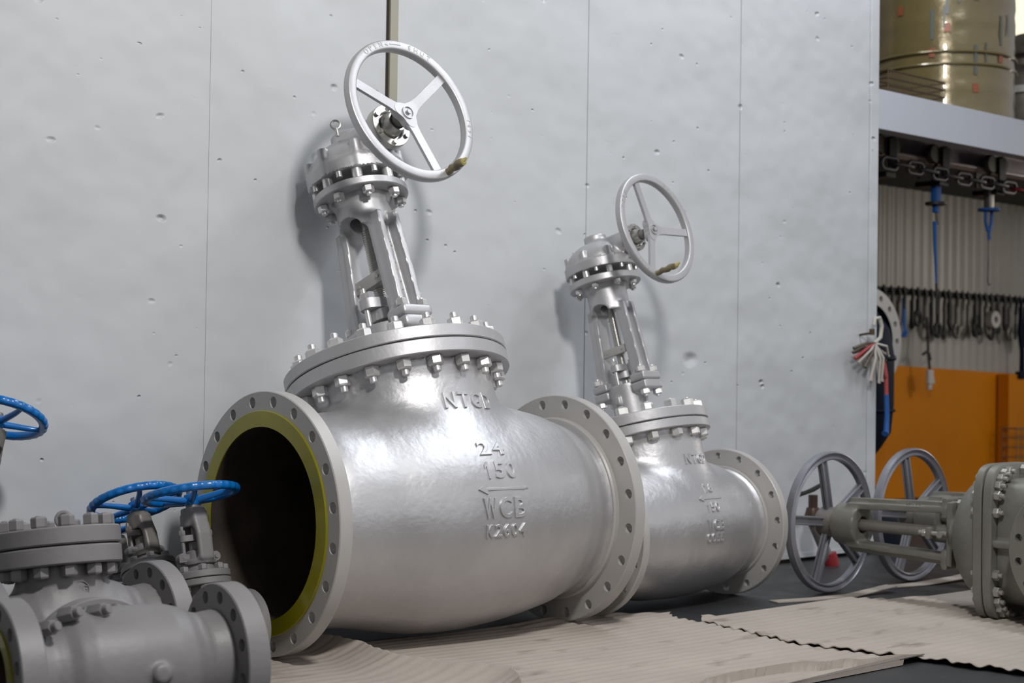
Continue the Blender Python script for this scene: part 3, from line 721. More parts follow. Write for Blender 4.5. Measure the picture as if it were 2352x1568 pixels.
# ------------------------------------------------------------------ small gate valves with blue handwheels
def small_gate(rt, s=1., rising=.41, dark=False, Rw=.145, label_body=None):
    pm_ = 'primer2' if dark else 'primer'
    def body(x, y, z):
        r = np.sqrt(y * y + z * z); d = np.maximum(r - np.interp(np.abs(x), [0, .05, .09, .125], [.078, .074, .058, .062]), np.abs(x) - .126)
        rn = np.sqrt(x * x * 1.3 + y * y); d = smin(d, np.maximum(rn - .062, np.maximum(z - .132, -z)), .025)
        return np.maximum(d, .049 - r)
    mb = MB(); mb.sdf(body, (-.14, -.09, -.09), (.14, .09, .14), .0062); mb.v = [tuple(c * s for c in v) for v in mb.v]
    build('body', mb, 'primer', rt, 60)
    for sg in (-1, 1):
        T = AXX if sg > 0 else AXX @ Matrix.Rotation(PI, 4, 'X')
        mb = MB(); flange_plate(mb, .05 * s, .112 * s, .092 * s, 8, .0095 * s, .125 * s, .152 * s, PI / 8, T); build('end_flange', mb, 'primer', rt, 35)
    mb = MB(); mb.disc(.088 * s, .130 * s, .149 * s, 64); build('body_flange', mb, 'primer', rt, 35)
    mb = MB(); mb.disc(.08 * s, .149 * s, .1515 * s, 48); build('gasket', mb, 'gasket', rt, 35)
    mb = MB(); mb.disc(.088 * s, .1515 * s, .172 * s, 64)
    mb.lathe([(.05 * s, .17 * s), (.042 * s, .19 * s), (.036 * s, .235 * s), (.030 * s, .24 * s), (1e-4, .24 * s)], 36)
    for sx in (-1, 1):                                        # lugs for the gland eyebolts
        mb.rod((sx * .054 * s, -.013 * s, .218 * s), (sx * .054 * s, .013 * s, .218 * s), .0155 * s, 20, bev=.002); mb.rod((sx * .054 * s, -.017 * s, .218 * s), (sx * .054 * s, .017 * s, .218 * s), .006 * s, 12); mb.box((sx * .038 * s, 0, .212 * s), (.03 * s, .024 * s, .022 * s))
        mb.prism([(sx * .030 * s, -.008 * s), (sx * .062 * s, -.008 * s), (sx * .070 * s, 0), (sx * .062 * s, .008 * s), (sx * .030 * s, .008 * s)][::sx], .205 * s, .228 * s, Rz(.15))
    build('bonnet', mb, 'primer', rt, 40)
    bt = stud_mesh('stud_bolt', .012 * s, .024 * s, .130 * s, .172 * s, .017 * s, .002 * s, 'primer')
    for i in range(8):
        a = 2 * PI * (i + .5) / 8; place('stud_bolt', bt, rt, Tr(.072 * s * math.cos(a), .072 * s * math.sin(a), 0) @ Rz(i))
    yt = (rising - .055)
    def yoke(x, y, z):
        x, y = y, x; r = np.sqrt(x * x + y * y)
        u = np.abs(x) - (.047 - np.clip((z - (yt - .07)) / .05, 0, 1) * .014)
        leg = sbox(u, y, z - (.205 + yt) / 2, .010, .024, (yt - .205) / 2, .007)
        d = smin(leg, scyl(r, z, .036, yt - .045, yt + .012, .004), .014)
        d = smin(d, scyl(r, z, .05, .195, .212, .003), .01)
        return np.maximum(d, .020 - r)
    mb = MB(); mb.sdf(yoke, (-.055, -.07, .19), (.055, .07, yt + .02), .0048); mb.v = [tuple(c * s for c in v) for v in mb.v]
    build('yoke', mb, pm_, rt, 50)
    mb = MB()
    pl = [(.058 * math.cos(a) * s * (1 if abs(math.cos(a)) > .5 else 1), .024 * math.sin(a) * s) for a in np.linspace(0, 2 * PI, 28, False)]
    T = Rz(.15); mb.prism(pl, .266 * s, .284 * s, T); mb.disc(.024 * s, .24 * s, .266 * s, 24); build('gland_flange', mb, pm_, rt, 40)
    mb = MB(); mb.rod((0, 0, .215 * s), (0, 0, .312 * s), .0055 * s, 10); mb.hexa(.018 * s, .284 * s, .300 * s)
    mb.rod((-.011 * s, 0, .216 * s), (.011 * s, 0, .216 * s), .010 * s, 12)
    ge = mesh_only('eyebolt', mb, pm_, 30)
    for sx in (-1, 1): place('eyebolt', ge, rt, T @ Tr(sx * .050 * s, 0, 0))
    mb = MB(); mb.rod((0, 0, .2 * s), (0, 0, (rising + .012) * s), .013 * s, 16); build('stem', mb, 'primer2', rt, 40)
    mb = MB(); mb.disc(.019 * s, (yt + .01) * s, (rising - .018) * s, 24); build('yoke_nut', mb, 'primer2', rt, 40)
    # handwheel
    mb = MB(); n = 150; v = []; f = []; h = rising * s; prof = 14
    for i in range(n):
        a = 2 * PI * i / n; wv = .0016 * math.sin(a * 30)
        for j in range(prof):
            b = 2 * PI * j / prof; c, q = math.cos(b), math.sin(b)
            r = Rw - .013 + (.013 + (wv if c > 0 else 0)) * abs(c) ** .7 * (1 if c > 0 else -1)
            v.append((r * math.cos(a), r * math.sin(a), h + .0125 * abs(q) ** .8 * (1 if q > 0 else -1)))
    for i in range(n):
        for j in range(prof):
            f.append((i * prof + j, (i + 1) % n * prof + j, (i + 1) % n * prof + (j + 1) % prof, i * prof + (j + 1) % prof))
    mb.add(v, f); hw = build('handwheel', mb, 'blue', rt, 50)
    for i in range(5):
        a = 2 * PI * i / 5 + .5; pts = []
        for u in np.linspace(0, 1, 9):
            r = .012 + (Rw - .026) * u; aa = a + .25 * u * (1 - u); pts.append((r * math.cos(aa), r * math.sin(aa), h - .016 * (1 - u) ** 1.2 - .004))
        mb = MB(); mb.tube(pts, [.011 - .003 * u for u in np.linspace(0, 1, 9)], 8); build('spoke', mb, 'blue', hw, 60, loc=(0, 0, 0))
    mb = MB(); mb.lathe([(1e-4, h - .034), (.020, h - .034), (.023, h - .028), (.021, h - .002), (.015, h + .002), (1e-4, h + .002)], 28)
    mb.hexa(.022, h + .002, h + .014); build('hub', mb, 'blue', hw, 40, loc=(0, 0, 0))

def gate_at(wheel, S, h, label, s=1., rising=.41, dark=False, Rw=.145, yaw=0.):
    S = Vector(S).normalized(); ax = Vector((math.cos(yaw), math.sin(yaw), 0)); ax = (ax - S * ax.dot(S)).normalized()
    c = Vector(wheel) - S * h; y = S.cross(ax)
    rt = root('blue_wheel_gate_valve', c, (ax, y, S), (c.x, c.y, -.012), label, 'valve', 'small gate valves with blue handwheels')
    small_gate(rt, s, rising, dark, Rw); return rt
gate_at((-.841, .036, .507), (0, math.sin(R_(16)), math.cos(R_(16))), .41, 'clean grey gate valve whose blue handwheel overlaps the open mouth of the largest valve', 1., .41, False, .147)
gate_at((-.883, .311, .465), (0, math.sin(R_(27)), math.cos(R_(27))), .37, 'gate valve with a dusty worn yoke under its tilted blue handwheel', .95, .3895, True, .147, .1)
gate_at((-.850, .515, .372), (0, math.sin(R_(18)), math.cos(R_(18))), .32, 'small hidden gate valve behind the dusty one, with the lowest of the blue handwheels', .82, .39, True, .115, .1)
gate_at((-1.292, .394, .731), (.35, .30, .89), .69, 'tall gate valve whose blue handwheel is the highest, cut by the left picture edge', 1.0, .69, True, .146, -.7)

# ------------------------------------------------------------------ gate valves lying on their side at the right
def lying_gate(rt, full=True):
    L = .819                                              # stem direction +z, wheel centre at z = L
    def sq(x, y, a, b, n=3.4): return (np.abs(x / a) ** n + np.abs(y / b) ** n) ** (1 / n)
    def ring(a, b, z0, z1, mb, n=5.5, N=96, bev=.004):
        prof = [(0, z0), (1 - bev / a, z0), (1, z0 + bev), (1, z1 - bev), (1 - bev / a, z1), (0, z1)]
        v = []; f = []; k = len(prof)
        for i in range(N):
            t = 2 * PI * i / N; c, s = math.cos(t), math.sin(t); e = 2 / n
            x, y = a * abs(c) ** e * (1 if c >= 0 else -1), b * abs(s) ** e * (1 if s >= 0 else -1)
            for q, z in prof: v.append((x * max(q, .001), y * max(q, .001), z))
        for i in range(N):
            j = (i + 1) % N
            for t in range(k - 1): f.append((i * k + t, j * k + t, j * k + t + 1, i * k + t + 1))
        mb.add(v, f)
    a, b = .225, .289
    mb = MB(); ring(a, b, .002, .036, mb)
    def dome(x, y, z):
        d = np.sqrt((x / .205) ** 2 + (y / .255) ** 2 + ((z - .03) / .185) ** 2) - 1
        d = np.maximum(d * .17, .03 - z)
        r = np.sqrt(x * x + y * y); d = smin(d, scyl(r, z, .062, .1, .235), .03)
        return smin(d, sbox(x, y, z - .238, .045, .125, .014, .006), .01)
    mb.sdf(dome, (-.2, -.26, .025), (.2, .26, .26), .009); build('bonnet', mb, 'steel', rt, 40)
    mb = MB(); ring(a, b, -.002, .002, mb); mb2 = MB(); ring(a - .008, b - .008, -.004, .004, mb2); build('gasket', mb2, 'gasket', rt, 40)
    mb = MB(); ring(a, b, -.040, -.003, mb)
    zf = -.40
    def body(x, y, z):
        q = (sq(x, y, .185, .235, 4.) - 1) * .19
        d = np.maximum(q, np.maximum(z + .038, -.53 - z))
        r = np.sqrt(y * y + (z - zf) ** 2); d = smin(d, np.maximum(r - .19, np.abs(x) - .27), .04)
        rb_ = sbox(x, y, z + .15, .215, .013, .12, .004); d = smin(d, rb_, .008)
        rb2 = sbox(x, y, z + .15, .013, .262, .12, .004); d = smin(d, rb2, .008)
        return np.maximum(d, .15 - r)
    mb.sdf(body, (-.28, -.27, -.55), (.28, .27, -.03), .011); build('body', mb, 'steel', rt, 45)
    for sg in (-1, 1):
        T0 = Tr(0, 0, zf) @ (AXX if sg > 0 else AXX @ Matrix.Rotation(PI, 4, 'X'))
        mb = MB(); flange_plate(mb, .151, .250, .215, 16, .014, .262, .300, PI / 16, T0); build('end_flange', mb, 'steel', rt, 35)
    mb = MB(); mb.rod((0, 0, -.076), (0, 0, .052), .009, 12, bev=.002); mb.hexa(.034, -.062, -.040); mb.hexa(.025, .036, .048); st = mesh_only('stud_bolt', mb, 'boltdark', 30)
    n = 26
    for i in range(n):
        t = 2 * PI * (i + .5) / n; c, s = math.cos(t), math.sin(t); e = 2 / 5.
        x, y = (a - .022) * abs(c) ** e * (1 if c >= 0 else -1), (b - .022) * abs(s) ** e * (1 if s >= 0 else -1)
        place('stud_bolt', st, rt, Tr(x, y, 0) @ Rz(i * .4))
    # yoke : two arms above and below the stem
    def yoke(x, y, z):
        r = np.sqrt(x * x + y * y); u = np.abs(y) - (.092 - np.clip((z - .27) / .42, 0, 1) * .014)
        arm = smin(sbox(x, u, z - .48, .044, .013, .23, .005), sbox(x, u - .012, z - .48, .014, .020, .23, .005), .006)
        d = smin(arm, scyl(r, z, .084, .655, .765, .006), .015)
        d = smin(d, sbox(x, np.abs(y) - .10, z - .262, .042, .040, .012, .004), .008)
        return np.maximum(d, .034 - r)
    mb = MB(); mb.sdf(yoke, (-.09, -.15, .245), (.09, .15, .77), .0075); yk = build('yoke', mb, 'steel', rt, 45)
    v, f = text_mesh('WCB', .03, .002); mb = MB()
    mb.add(v, f, Tr(-.0345, -.098, .40) @ Matrix(((0, 0, -1, 0), (0, 1, 0, 0), (1, 0, 0, 0), (0, 0, 0, 1)))); build('cast_marking', mb, 'steel', yk, 30, loc=(0, 0, 0))
    mb = MB(); mb.rod((0, 0, .22), (0, 0, .88), .024, 20); build('stem', mb, 'primer2', rt, 40)
    mb = MB(); mb.box((0, 0, .315), (.15, .045, .022), bev=.006); mb.disc(.036, .25, .305, 24); build('gland_flange', mb, 'steel', rt, 40)
    mb = MB(); mb.rod((0, 0, .24), (0, 0, .36), .009, 12); mb.hexa(.026, .326, .346); mb.rod((-.03, 0, .255), (.03, 0, .255), .013, 14)
    ge = mesh_only('gland_bolt', mb, 'boltdark', 30)
    for sx in (-1, 1): place('gland_bolt', ge, rt, Tr(sx * .058, 0, 0))
    fb2 = stud_mesh('foot_bolt', .016, .030, .224, .275, .018, .006, 'boltdark')
    for sy in (-1, 1): place('foot_bolt', fb2, rt, Tr(0, sy * .118, 0))
    # handwheel: channel section rim, five ribbed spokes
    Rw = .292; mb = MB()
    w = .034
    prof = [(Rw, -.016), (Rw + .002, 0), (Rw, .016), (Rw - .005, .019), (Rw - .010, .012), (Rw - .020, .009), (Rw - w + .005, .016), (Rw - w, .012), (Rw - w, -.012), (Rw - w + .005, -.016), (Rw - .020, -.009), (Rw - .010, -.012), (Rw - .005, -.019)]
    mb.lathe([(r, z + L) for r, z in prof], 120, closed=True); hw = build('handwheel', mb, 'wheelgrey', rt, 40)
    for i in range(5):
        aa = R_(-31) + 2 * PI * i / 5; c, s = math.cos(aa), math.sin(aa); mb = MB()
        T = Rz(aa) @ Tr(0, 0, L)
        mb.box((.155, 0, 0), (.225, .038, .009), T, bev=.002); mb.box((.155, -.015, 0), (.225, .008, .026), T, bev=.002); mb.box((.155, .015, 0), (.225, .008, .026), T, bev=.002)
        build('spoke', mb, 'wheelgrey', hw, 35, loc=(0, 0, 0))
    mb = MB(); mb.lathe([(.02, L - .045), (.058, L - .045), (.062, L - .03), (.062, L + .03), (.052, L + .042), (.02, L + .042)], 40, closed=True); build('hub', mb, 'primer2', hw, 35, loc=(0, 0, 0))

wz = Vector((2.067, -.121, .283)); bz = Vector((2.105, -.930, .283)); zd = (wz - bz).normalized()
xd = Vector((-zd.y, zd.x, 0)) * -1; xd.normalize(); yd_ = zd.cross(xd)
r1 = root('sideways_gate_valve', bz, (xd, yd_, zd), (bz.x, bz.y, -.012), 'olive grey gate valve lying on its side, its domed bonnet facing the white wall', 'valve', 'gate valves lying on their sides')
lying_gate(r1)
off = Vector((.602, .012, 0))
def copy_tree(o, parent=None):
    c = o.copy(); COL.objects.link(c); c.parent = parent
    for ch in list(o.children): copy_tree(ch, c)
    return c
r2 = copy_tree(r1); r2.location = r1.location + off
tag(r2, 'gate valve lying behind the domed one, its grey five-spoke handwheel before the orange wall', 'valve', 'gate valves lying on their sides')

# ------------------------------------------------------------------ setting
mb = MB(); mb.box((3, -2, -.062), (30, 20, .1)); struct('floor', mb, 'floor')
YW = .64
mb = MB(); zt = 3.6
for x0, x1 in ((-5, -.458), (-.457, .294), (.389, 1.356), (1.360, 2.341), (2.345, 3.342)):
    mb.box(((x0 + x1) / 2, YW + .025, (zt + .006) / 2), (x1 - x0, .05, zt - .006), bev=.0012)
mb.box((-.8, YW + .045, zt / 2), (8.2, .01, zt - .05), mi=1)
wb = struct('wall_back', mb, ['wall', 'gap'])
mb = MB(); mb.box((.3025, YW + .03, zt / 2), (.0172, .05, zt - .02)); struct('trim_6', mb, 'gap')
mb = MB(); mb.box((.3295, YW + .02, zt / 2), (.037, .05, zt - .02)); struct('trim_1', mb, 'tan')
mb = MB(); mb.box((.3685, YW + .022, zt / 2), (.039, .05, zt - .02), bev=.002); struct('trim_2', mb, 'wall')
mb = MB(); mb.box((3.380, YW + .03, zt / 2), (.068, .075, zt - .02), bev=.004); struct('trim_3', mb, 'wall')
mb = MB(); mb.box((2.0, YW - .001, .018), (2.7, .004, .022)); struct('baseboard_back', mb, 'wall')
# alcove behind the wall end: white loft edge, slab, back wall
mb = MB(); mb.box((6.0, YW + .05, 2.268), (5.16, .10, .205), bev=.003); struct('trim_4', mb, 'white')
mb = MB(); mb.box((6.0, 1.75, 2.33), (5.16, 2.1, .06)); struct('ceiling', mb, 'under')
def corrugated(x0, x1, y, z0, z1, name, m, pitch=.16, dep=.03):
    mb = MB(); v = []; n = int((x1 - x0) / pitch * 8)
    for i in range(n + 1):
        x = x0 + (x1 - x0) * i / n; t = (x / pitch) % 1; d = dep * min(1, max(0, 2.2 * (abs(t - .5) - .15) * 2))
        v += [(x, y + d, z0), (x, y + d, z1)]
    mb.add(v, [(2 * i, 2 * i + 2, 2 * i + 3, 2 * i + 1) for i in range(n)]); return struct(name, mb, m, 30)
M['backwall'] = mat('grey_corrugated_sheet', (.35, .325, .28), .45, .1, 0, 1, .08, 2)
corrugated(3.2, 10.5, 2.66, -.01, 6, 'wall_far', 'backwall', .11, .012)
mb = MB(); mb.add([(3.2, 2.645, -.01), (9.0, 2.645, -.01), (9.0, 2.645, .905), (3.2, 2.645, 1.065), (3.2, 2.655, -.01), (9.0, 2.655, -.01), (9.0, 2.655, .905), (3.2, 2.655, 1.065)],
              [(0, 1, 2, 3), (4, 7, 6, 5), (3, 2, 6, 7), (0, 3, 7, 4), (1, 5, 6, 2)]); struct('wall_far_panel', mb, 'orange')
mb = MB(); mb.box((8.6, 2.58, .46), (1.6, .10, .93), bev=.004); struct('trim_5', mb, 'orange')
# diagonal strut under the loft
mb = MB(); mb.rod((4.56, 1.6, 2.285), (2.28, 1.6, .0), .035, 12)
o = build('diagonal_brace', mb, 'under', None, 40); tag(o, 'dark diagonal steel strut under the loft, beside the end of the white wall', 'brace')

# ------------------------------------------------------------------ loft things
t = plain_root('wrapped_drum', (4.66, 1.08, 2.363), 'large upright drum wrapped in shiny gold film with red squares, standing on the loft', 'drum')
mb = MB(); Rdm = .405
prof = [(1e-4, 0), (Rdm, 0)]
nz = 40
for i in range(nz + 1):
    z = 1.9 * i / nz; prof.append((Rdm + .003 * math.sin(i * 2.3) , z + .001))
prof.append((1e-4, 1.9)); mb.lathe(prof, 96)
def patch(az, z, da, dz, mi):
    v = []; n = 5
    for i in range(n + 1):
        a = az - da / 2 + da * i / n
        for q in (-.5, .5): v.append(((Rdm + .006) * math.cos(a), (Rdm + .006) * math.sin(a), z + q * dz))
    mb.add(v, [(2 * i, 2 * i + 2, 2 * i + 3, 2 * i + 1) for i in range(n)], mi=mi)
a0 = math.atan2(-4.09 - 1.08, -3.147 - 4.66)
k = 0
for az, zs in ((-.62, (.62, 1.12)), (-.15, (.36, .88, 1.5)), (.05, (.50, 1.0)), (.45, (.16, .68, 1.2)), (.88, (.34, .9))):
    for z in zs:
        patch(a0 + az, z, .085, .05, 1); patch(a0 + az, z + .16, .045, .17, 2); patch(a0 + az + .16, z + .20, .03, .12, 2)
build('film_wrapping', mb, ['gold', 'mred', 'mblue'], t, 50, loc=(0, 0, 0))
for z in (.365, .295):
    mb = MB(); mb.tube([((Rdm + .006) * math.cos(a), (Rdm + .006) * math.sin(a), z) for a in np.linspace(0, 2 * PI, 64, False)], .009, 6, True); build('band', mb, 'gold', t, 50, loc=(0, 0, 0))
t = plain_root('wire_tray', (3.86, .82, 2.372), 'low brown wire tray on the loft edge in front of the gold drum', 'tray')
mb = MB(); sx, sy, h = .52, .22, .13
for z in (.01, .05, .09, h): mb.tube([(-sx / 2, -sy / 2, z), (sx / 2, -sy / 2, z), (sx / 2, sy / 2, z), (-sx / 2, sy / 2, z)], .005, 6, True)
build('frame', mb, 'wire', t, 50, loc=(0, 0, 0))
mb = MB()
for i in range(27):
    x = -sx / 2 + sx * i / 26
    for y in (-sy / 2, sy / 2): mb.rod((x, y, 0), (x, y, h), .0028, 6)
build('wire_mesh', mb, 'wire', t, 50, loc=(0, 0, 0))
t = plain_root('machine_cover', (5.75, 1.15, 2.363), 'grey rounded machine part at the top right edge, right of the gold drum', 'machine')
mb = MB(); mb.lathe([(1e-4, 0), (.30, 0), (.34, .05), (.34, .42), (.30, .47), (.22, .50), (.22, .54), (.28, .56), (.29, .60), (.1, .72), (1e-4, .72)], 48); build('housing', mb, 'midsteel', t, 40, loc=(0, 0, 0))
mb = MB(); mb.disc(.36, .30, .345, 48); build('flange_ring', mb, 'flange', t, 40, loc=(0, 0, 0))
mb = MB(); mb.box((9.0, 2.64, 4.35), (2.04, .03, 1.44)); 
wm = D.materials.new('daylit_window'); wm.use_nodes = True; wm.node_tree.nodes['Principled BSDF'].inputs['Emission Color'].default_value = (1, .86, .58, 1); wm.node_tree.nodes['Principled BSDF'].inputs['Emission Strength'].default_value = 1.0
struct('window_1', mb, wm)

# rail with trolleys, chain, hoist clamps
t = plain_root('trolley_rail', (4.8, 1.1, 2.10), 'worn steel trolley rail running under the white loft edge', 'rail')
mb = MB(); mb.box((.5, 0, .115), (3.6, .014, .11)); mb.box((.5, 0, .056), (3.6, .10, .014), bev=.003); mb.box((.5, 0, .175), (3.6, .10, .014), bev=.003); build('beam', mb, 'rail', t, 0, loc=(0, 0, 0))
for i, (x, lb) in enumerate(((4.05, 'dark trolley carriage on the rail hard by the end of the white wall'), (4.57, 'dark trolley carriage on the rail carrying the blue strapped clamp'), (5.17, 'dark trolley carriage on the rail carrying the clamp with the blue loop'))):
    t = plain_root('rail_trolley', (x, 1.1, 2.02), lb, 'trolley', 0, 'rail trolleys')
    for dx in (-.07, .05):
        mb = MB(); mb.lathe([(1e-4, -.02), (.05, -.02), (.058, -.01), (.058, .02), (.05, .03), (1e-4, .03)], 28, Tr(dx, -.055, .165) @ AXY); build('wheel', mb, 'midsteel', t, 40, loc=(0, 0, 0))
    mb = MB(); mb.box((0.02, -.09, .12), (.075, .012, .17), bev=.004); mb.box((0.02, .07, .12), (.075, .012, .17), bev=.004); mb.box((0, -.01, .0), (.09, .17, .03), bev=.004); build('side_plate', mb, 'darksteel', t, 0, loc=(0, 0, 0))
t = plain_root('chain', (4.0, .98, 2.075), 'heavy steel chain strung along under the rail with one red link', 'chain')
cl = MB()
pts = []
for i in range(24):
    a = 2 * PI * i / 24; c, s = math.cos(a), math.sin(a); pts.append((.040 * (1 if c > 0 else -1) + .033 * c, 0, .033 * s))
cl.tube(pts, .0105, 8, True)
cm = mesh_only('link', cl, 'chain', 60)
for i in range(16):
    o = D.objects.new('link', cm); COL.objects.link(o); o.parent = t; o.location = (i * .122, 0, -.0026 * i + .004 * math.sin(i * .9)); o.rotation_euler = ((PI / 2 if i % 2 else 0) + .15, .02, 0)
    if i == 11:
        o.data = cm.copy(); o.data.materials[0] = M['red']; o['label'] = 'red chain link'
t = plain_root('hoist_clamp', (4.57, 1.06, 1.42), 'hanging hoist clamp with a long blue strap below a round plate, nearer the white wall', 'clamp', 0, 'hoist clamps')
mb = MB(); mb.box((0, 0, .56), (.055, .04, .15), bev=.01); mb.box((.0, 0, .46), (.035, .03, .06), bev=.006); build('body', mb, 'strap', t, 40, loc=(0, 0, 0))
mb = MB(); mb.disc(.062, .475, .492, 28); build('plate', mb, 'darksteel', t, 40, loc=(0, 0, 0))
mb = MB(); mb.tube([(.01, 0, .475), (.012, 0, .40), (.022, 0, .365)], .010, 8); build('hook', mb, 'midsteel', t, 40, loc=(0, 0, 0))
mb = MB(); mb.tube([(-.01, 0, .38), (-.006, 0, .25), (.006, 0, .12), (.012, 0, .02)], [.012, .011, .008, .006], 8); build('strap', mb, 'strap', t, 40, loc=(0, 0, 0))
mb = MB(); mb.tube([(.012, 0, .02), (.016, 0, -.10), (.018, 0, -.16)], .007, 8); build('rod', mb, 'darksteel', t, 40, loc=(0, 0, 0))
mb = MB(); mb.rod((0, 0, .63), (0, 0, .72), .012, 10); build('hanger', mb, 'darksteel', t, 40, loc=(0, 0, 0))
t = plain_root('hoist_clamp', (5.13, 1.06, 1.40), 'hanging hoist clamp with a blue loop, further from the white wall', 'clamp', 0, 'hoist clamps')
mb = MB(); mb.box((0, 0, .585), (.06, .04, .13), bev=.01); build('body', mb, 'midsteel', t, 40, loc=(0, 0, 0))
mb = MB(); mb.disc(.066, .505, .520, 28); build('plate', mb, 'strap', t, 40, loc=(0, 0, 0))
mb = MB(); mb.tube([(-.035, 0, .505), (-.036, 0, .44), (-.012, 0, .385), (.006, 0, .38), (.028, 0, .44), (.032, 0, .505)], .010, 8); mb.rod((0, 0, .385), (.004, 0, .33), .010, 8); build('loop', mb, 'strap', t, 40, loc=(0, 0, 0))
mb = MB(); mb.tube([(0, 0, .34), (0, 0, .2), (-.004, 0, .08), (.006, 0, .055), (.022, 0, .06)], .005, 8); build('rod', mb, 'midsteel', t, 40, loc=(0, 0, 0))
mb = MB(); mb.rod((0, 0, .64), (0, 0, .74), .012, 10); build('hanger', mb, 'darksteel', t, 40, loc=(0, 0, 0))

# tools hanging on a bar along the back wall
mb = MB(); mb.rod((3.6, 2.6, 1.53), (8.9, 2.6, 1.53), .018, 10)
for x in (3.9, 5.2, 6.5, 7.8): mb.box((x, 2.63, 1.53), (.04, .06, .05))
tag(build('tool_bar', mb, 'darksteel', None, 40), 'dark bar along the far wall from which the tools hang', 'rack')
ords = 'first second third fourth fifth sixth seventh eighth ninth tenth eleventh twelfth thirteenth fourteenth fifteenth sixteenth seventeenth eighteenth nineteenth twentieth twenty-first twenty-second twenty-third twenty-fourth'.split()
rng = random.Random(3)
n = 24
for i in range(n):
    x = 6.20 + i * .0835 + rng.uniform(-.012, .012); L = rng.choice((.26, .28, .32, .34, .30)); kind = i % 3
    mt = rng.choice(('darksteel', 'darksteel', 'midsteel', 'darksteel'))
    if i in (3, 22): mt = 'strap'
    word = ('spanner', 'hook', 'shackle')[kind]
    colr = 'blue' if mt == 'strap' else ('dark' if mt == 'darksteel' else 'grey')
    t = plain_root('hanging_' + word, (x, 2.575, 1.53 - L), '%s %s, %s tool from the wall end in the row on the tool bar' % (colr, word, ords[i]), word, rng.uniform(-.5, .5), 'tools on the tool bar')
    mb = MB(); mb.tube([(0, .025, L - .02), (0, 0, L + .022), (0, -.01, L - .02), (0, 0, L * .6)], .013, 7); build('hanger', mb, 'darksteel', t, 50, loc=(0, 0, 0))
    mb = MB()
    if kind == 0:
        mb.box((0, 0, L * .45), (.036, .014, L * .75), bev=.004); mb.disc(.042, -.008, .008, 6, Tr(0, 0, .03) @ AXY, r=.014)
    elif kind == 1:
        mb.tube([(0, 0, L * .75), (.004, 0, L * .35), (.0, 0, .06), (.02, 0, .01), (.05, 0, .02), (.056, 0, .055)], [.016, .016, .017, .017, .014, .008], 8)
    else:
        mb.rod((0, 0, L * .3), (0, 0, L * .78), .016, 8); mb.tube([(.03 * math.cos(a), 0, .06 + .05 * math.sin(a)) for a in np.linspace(0, 2 * PI, 18, False)], .015, 8, True)
    build('shank', mb, mt, t, 50, loc=(0, 0, 0))
t = plain_root('tape_roll', (7.56, 2.53, 1.35), 'white roll of tape hanging among the tools on the far wall', 'tape')
mb = MB(); mb.disc(.065, -.03, .03, 36, AXY, r=.026); build('roll', mb, 'whitecloth', t, 40, loc=(0, 0, 0))
mb = MB(); mb.tube([(0, 0, .02), (.0, .02, .12), (0, .05, .19)], .005, 6); build('loop', mb, 'darksteel', t, 40, loc=(0, 0, 0))
t = plain_root('cotton_glove', (6.70, 2.52, .82), 'white cotton glove hanging on a dark cord before the orange paint', 'glove')
mb = MB()
mb.sdf(lambda x, y, z: smin(smin(sbox(x, y, z - .075, .036, .016, .055, .014), sbox(x - .012, y, z - .02, .010, .010, .045, .009), .012), smin(sbox(x + .014, y, z - .015, .010, .010, .04, .009), sbox(x - .042 + (z - .06) * .3, y, z - .05, .009, .009, .03, .008), .008), .012), (-.06, -.03, -.05), (.07, .03, .15), .006)
build('glove', mb, 'whitecloth', t, 60, loc=(0, 0, 0))
mb = MB(); mb.tube([(0, 0, .12), (-.01, .01, .25), (-.004, .02, .42), (.0, .03, .52)], .010, 7); mb.tube([(-.09, 0, .24), (-.04, .005, .26), (0, .01, .25), (.02, .01, .20)], .011, 7); build('cord', mb, 'darksteel', t, 50, loc=(0, 0, 0))
t = plain_root('hand_brush', (7.99, 2.53, .86), 'black long-handled brush hanging at the right end of the far wall', 'brush')
mb = MB(); mb.tube([(0, 0, .08), (.0, 0, .25), (-.03, 0, .40), (-.02, 0, .66)], [.022, .02, .024, .012], 8); build('handle', mb, 'navy', t, 50, loc=(0, 0, 0))
mb = MB(); mb.box((-.02, 0, .06), (.10, .05, .06), bev=.015); mb.box((.03, 0, .38), (.08, .05, .20), bev=.02); build('head', mb, 'navy', t, 40, loc=(0, 0, 0))
t = plain_root('wire_basket', (8.15, 2.48, .20), 'grey wire basket hooked on the orange panel at the right picture edge', 'basket')
mb = MB(); w, h, dp = .84, .30, .12
for z in (0, .075, .15, .225, h): mb.tube([(-w / 2, -dp / 2, z), (w / 2, -dp / 2, z), (w / 2, dp / 2, z), (-w / 2, dp / 2, z)], .007 if z in (0, h) else .005, 6, True)
build('frame', mb, 'wiregrey', t, 50, loc=(0, 0, 0))
mb = MB()
for i in range(13):
    x = -w / 2 + w * i / 12
    mb.tube([(x, dp / 2, h), (x, dp / 2, 0), (x, -dp / 2, 0), (x, -dp / 2, h)], .004, 6)
build('wire_mesh', mb, 'wiregrey', t, 50, loc=(0, 0, 0))

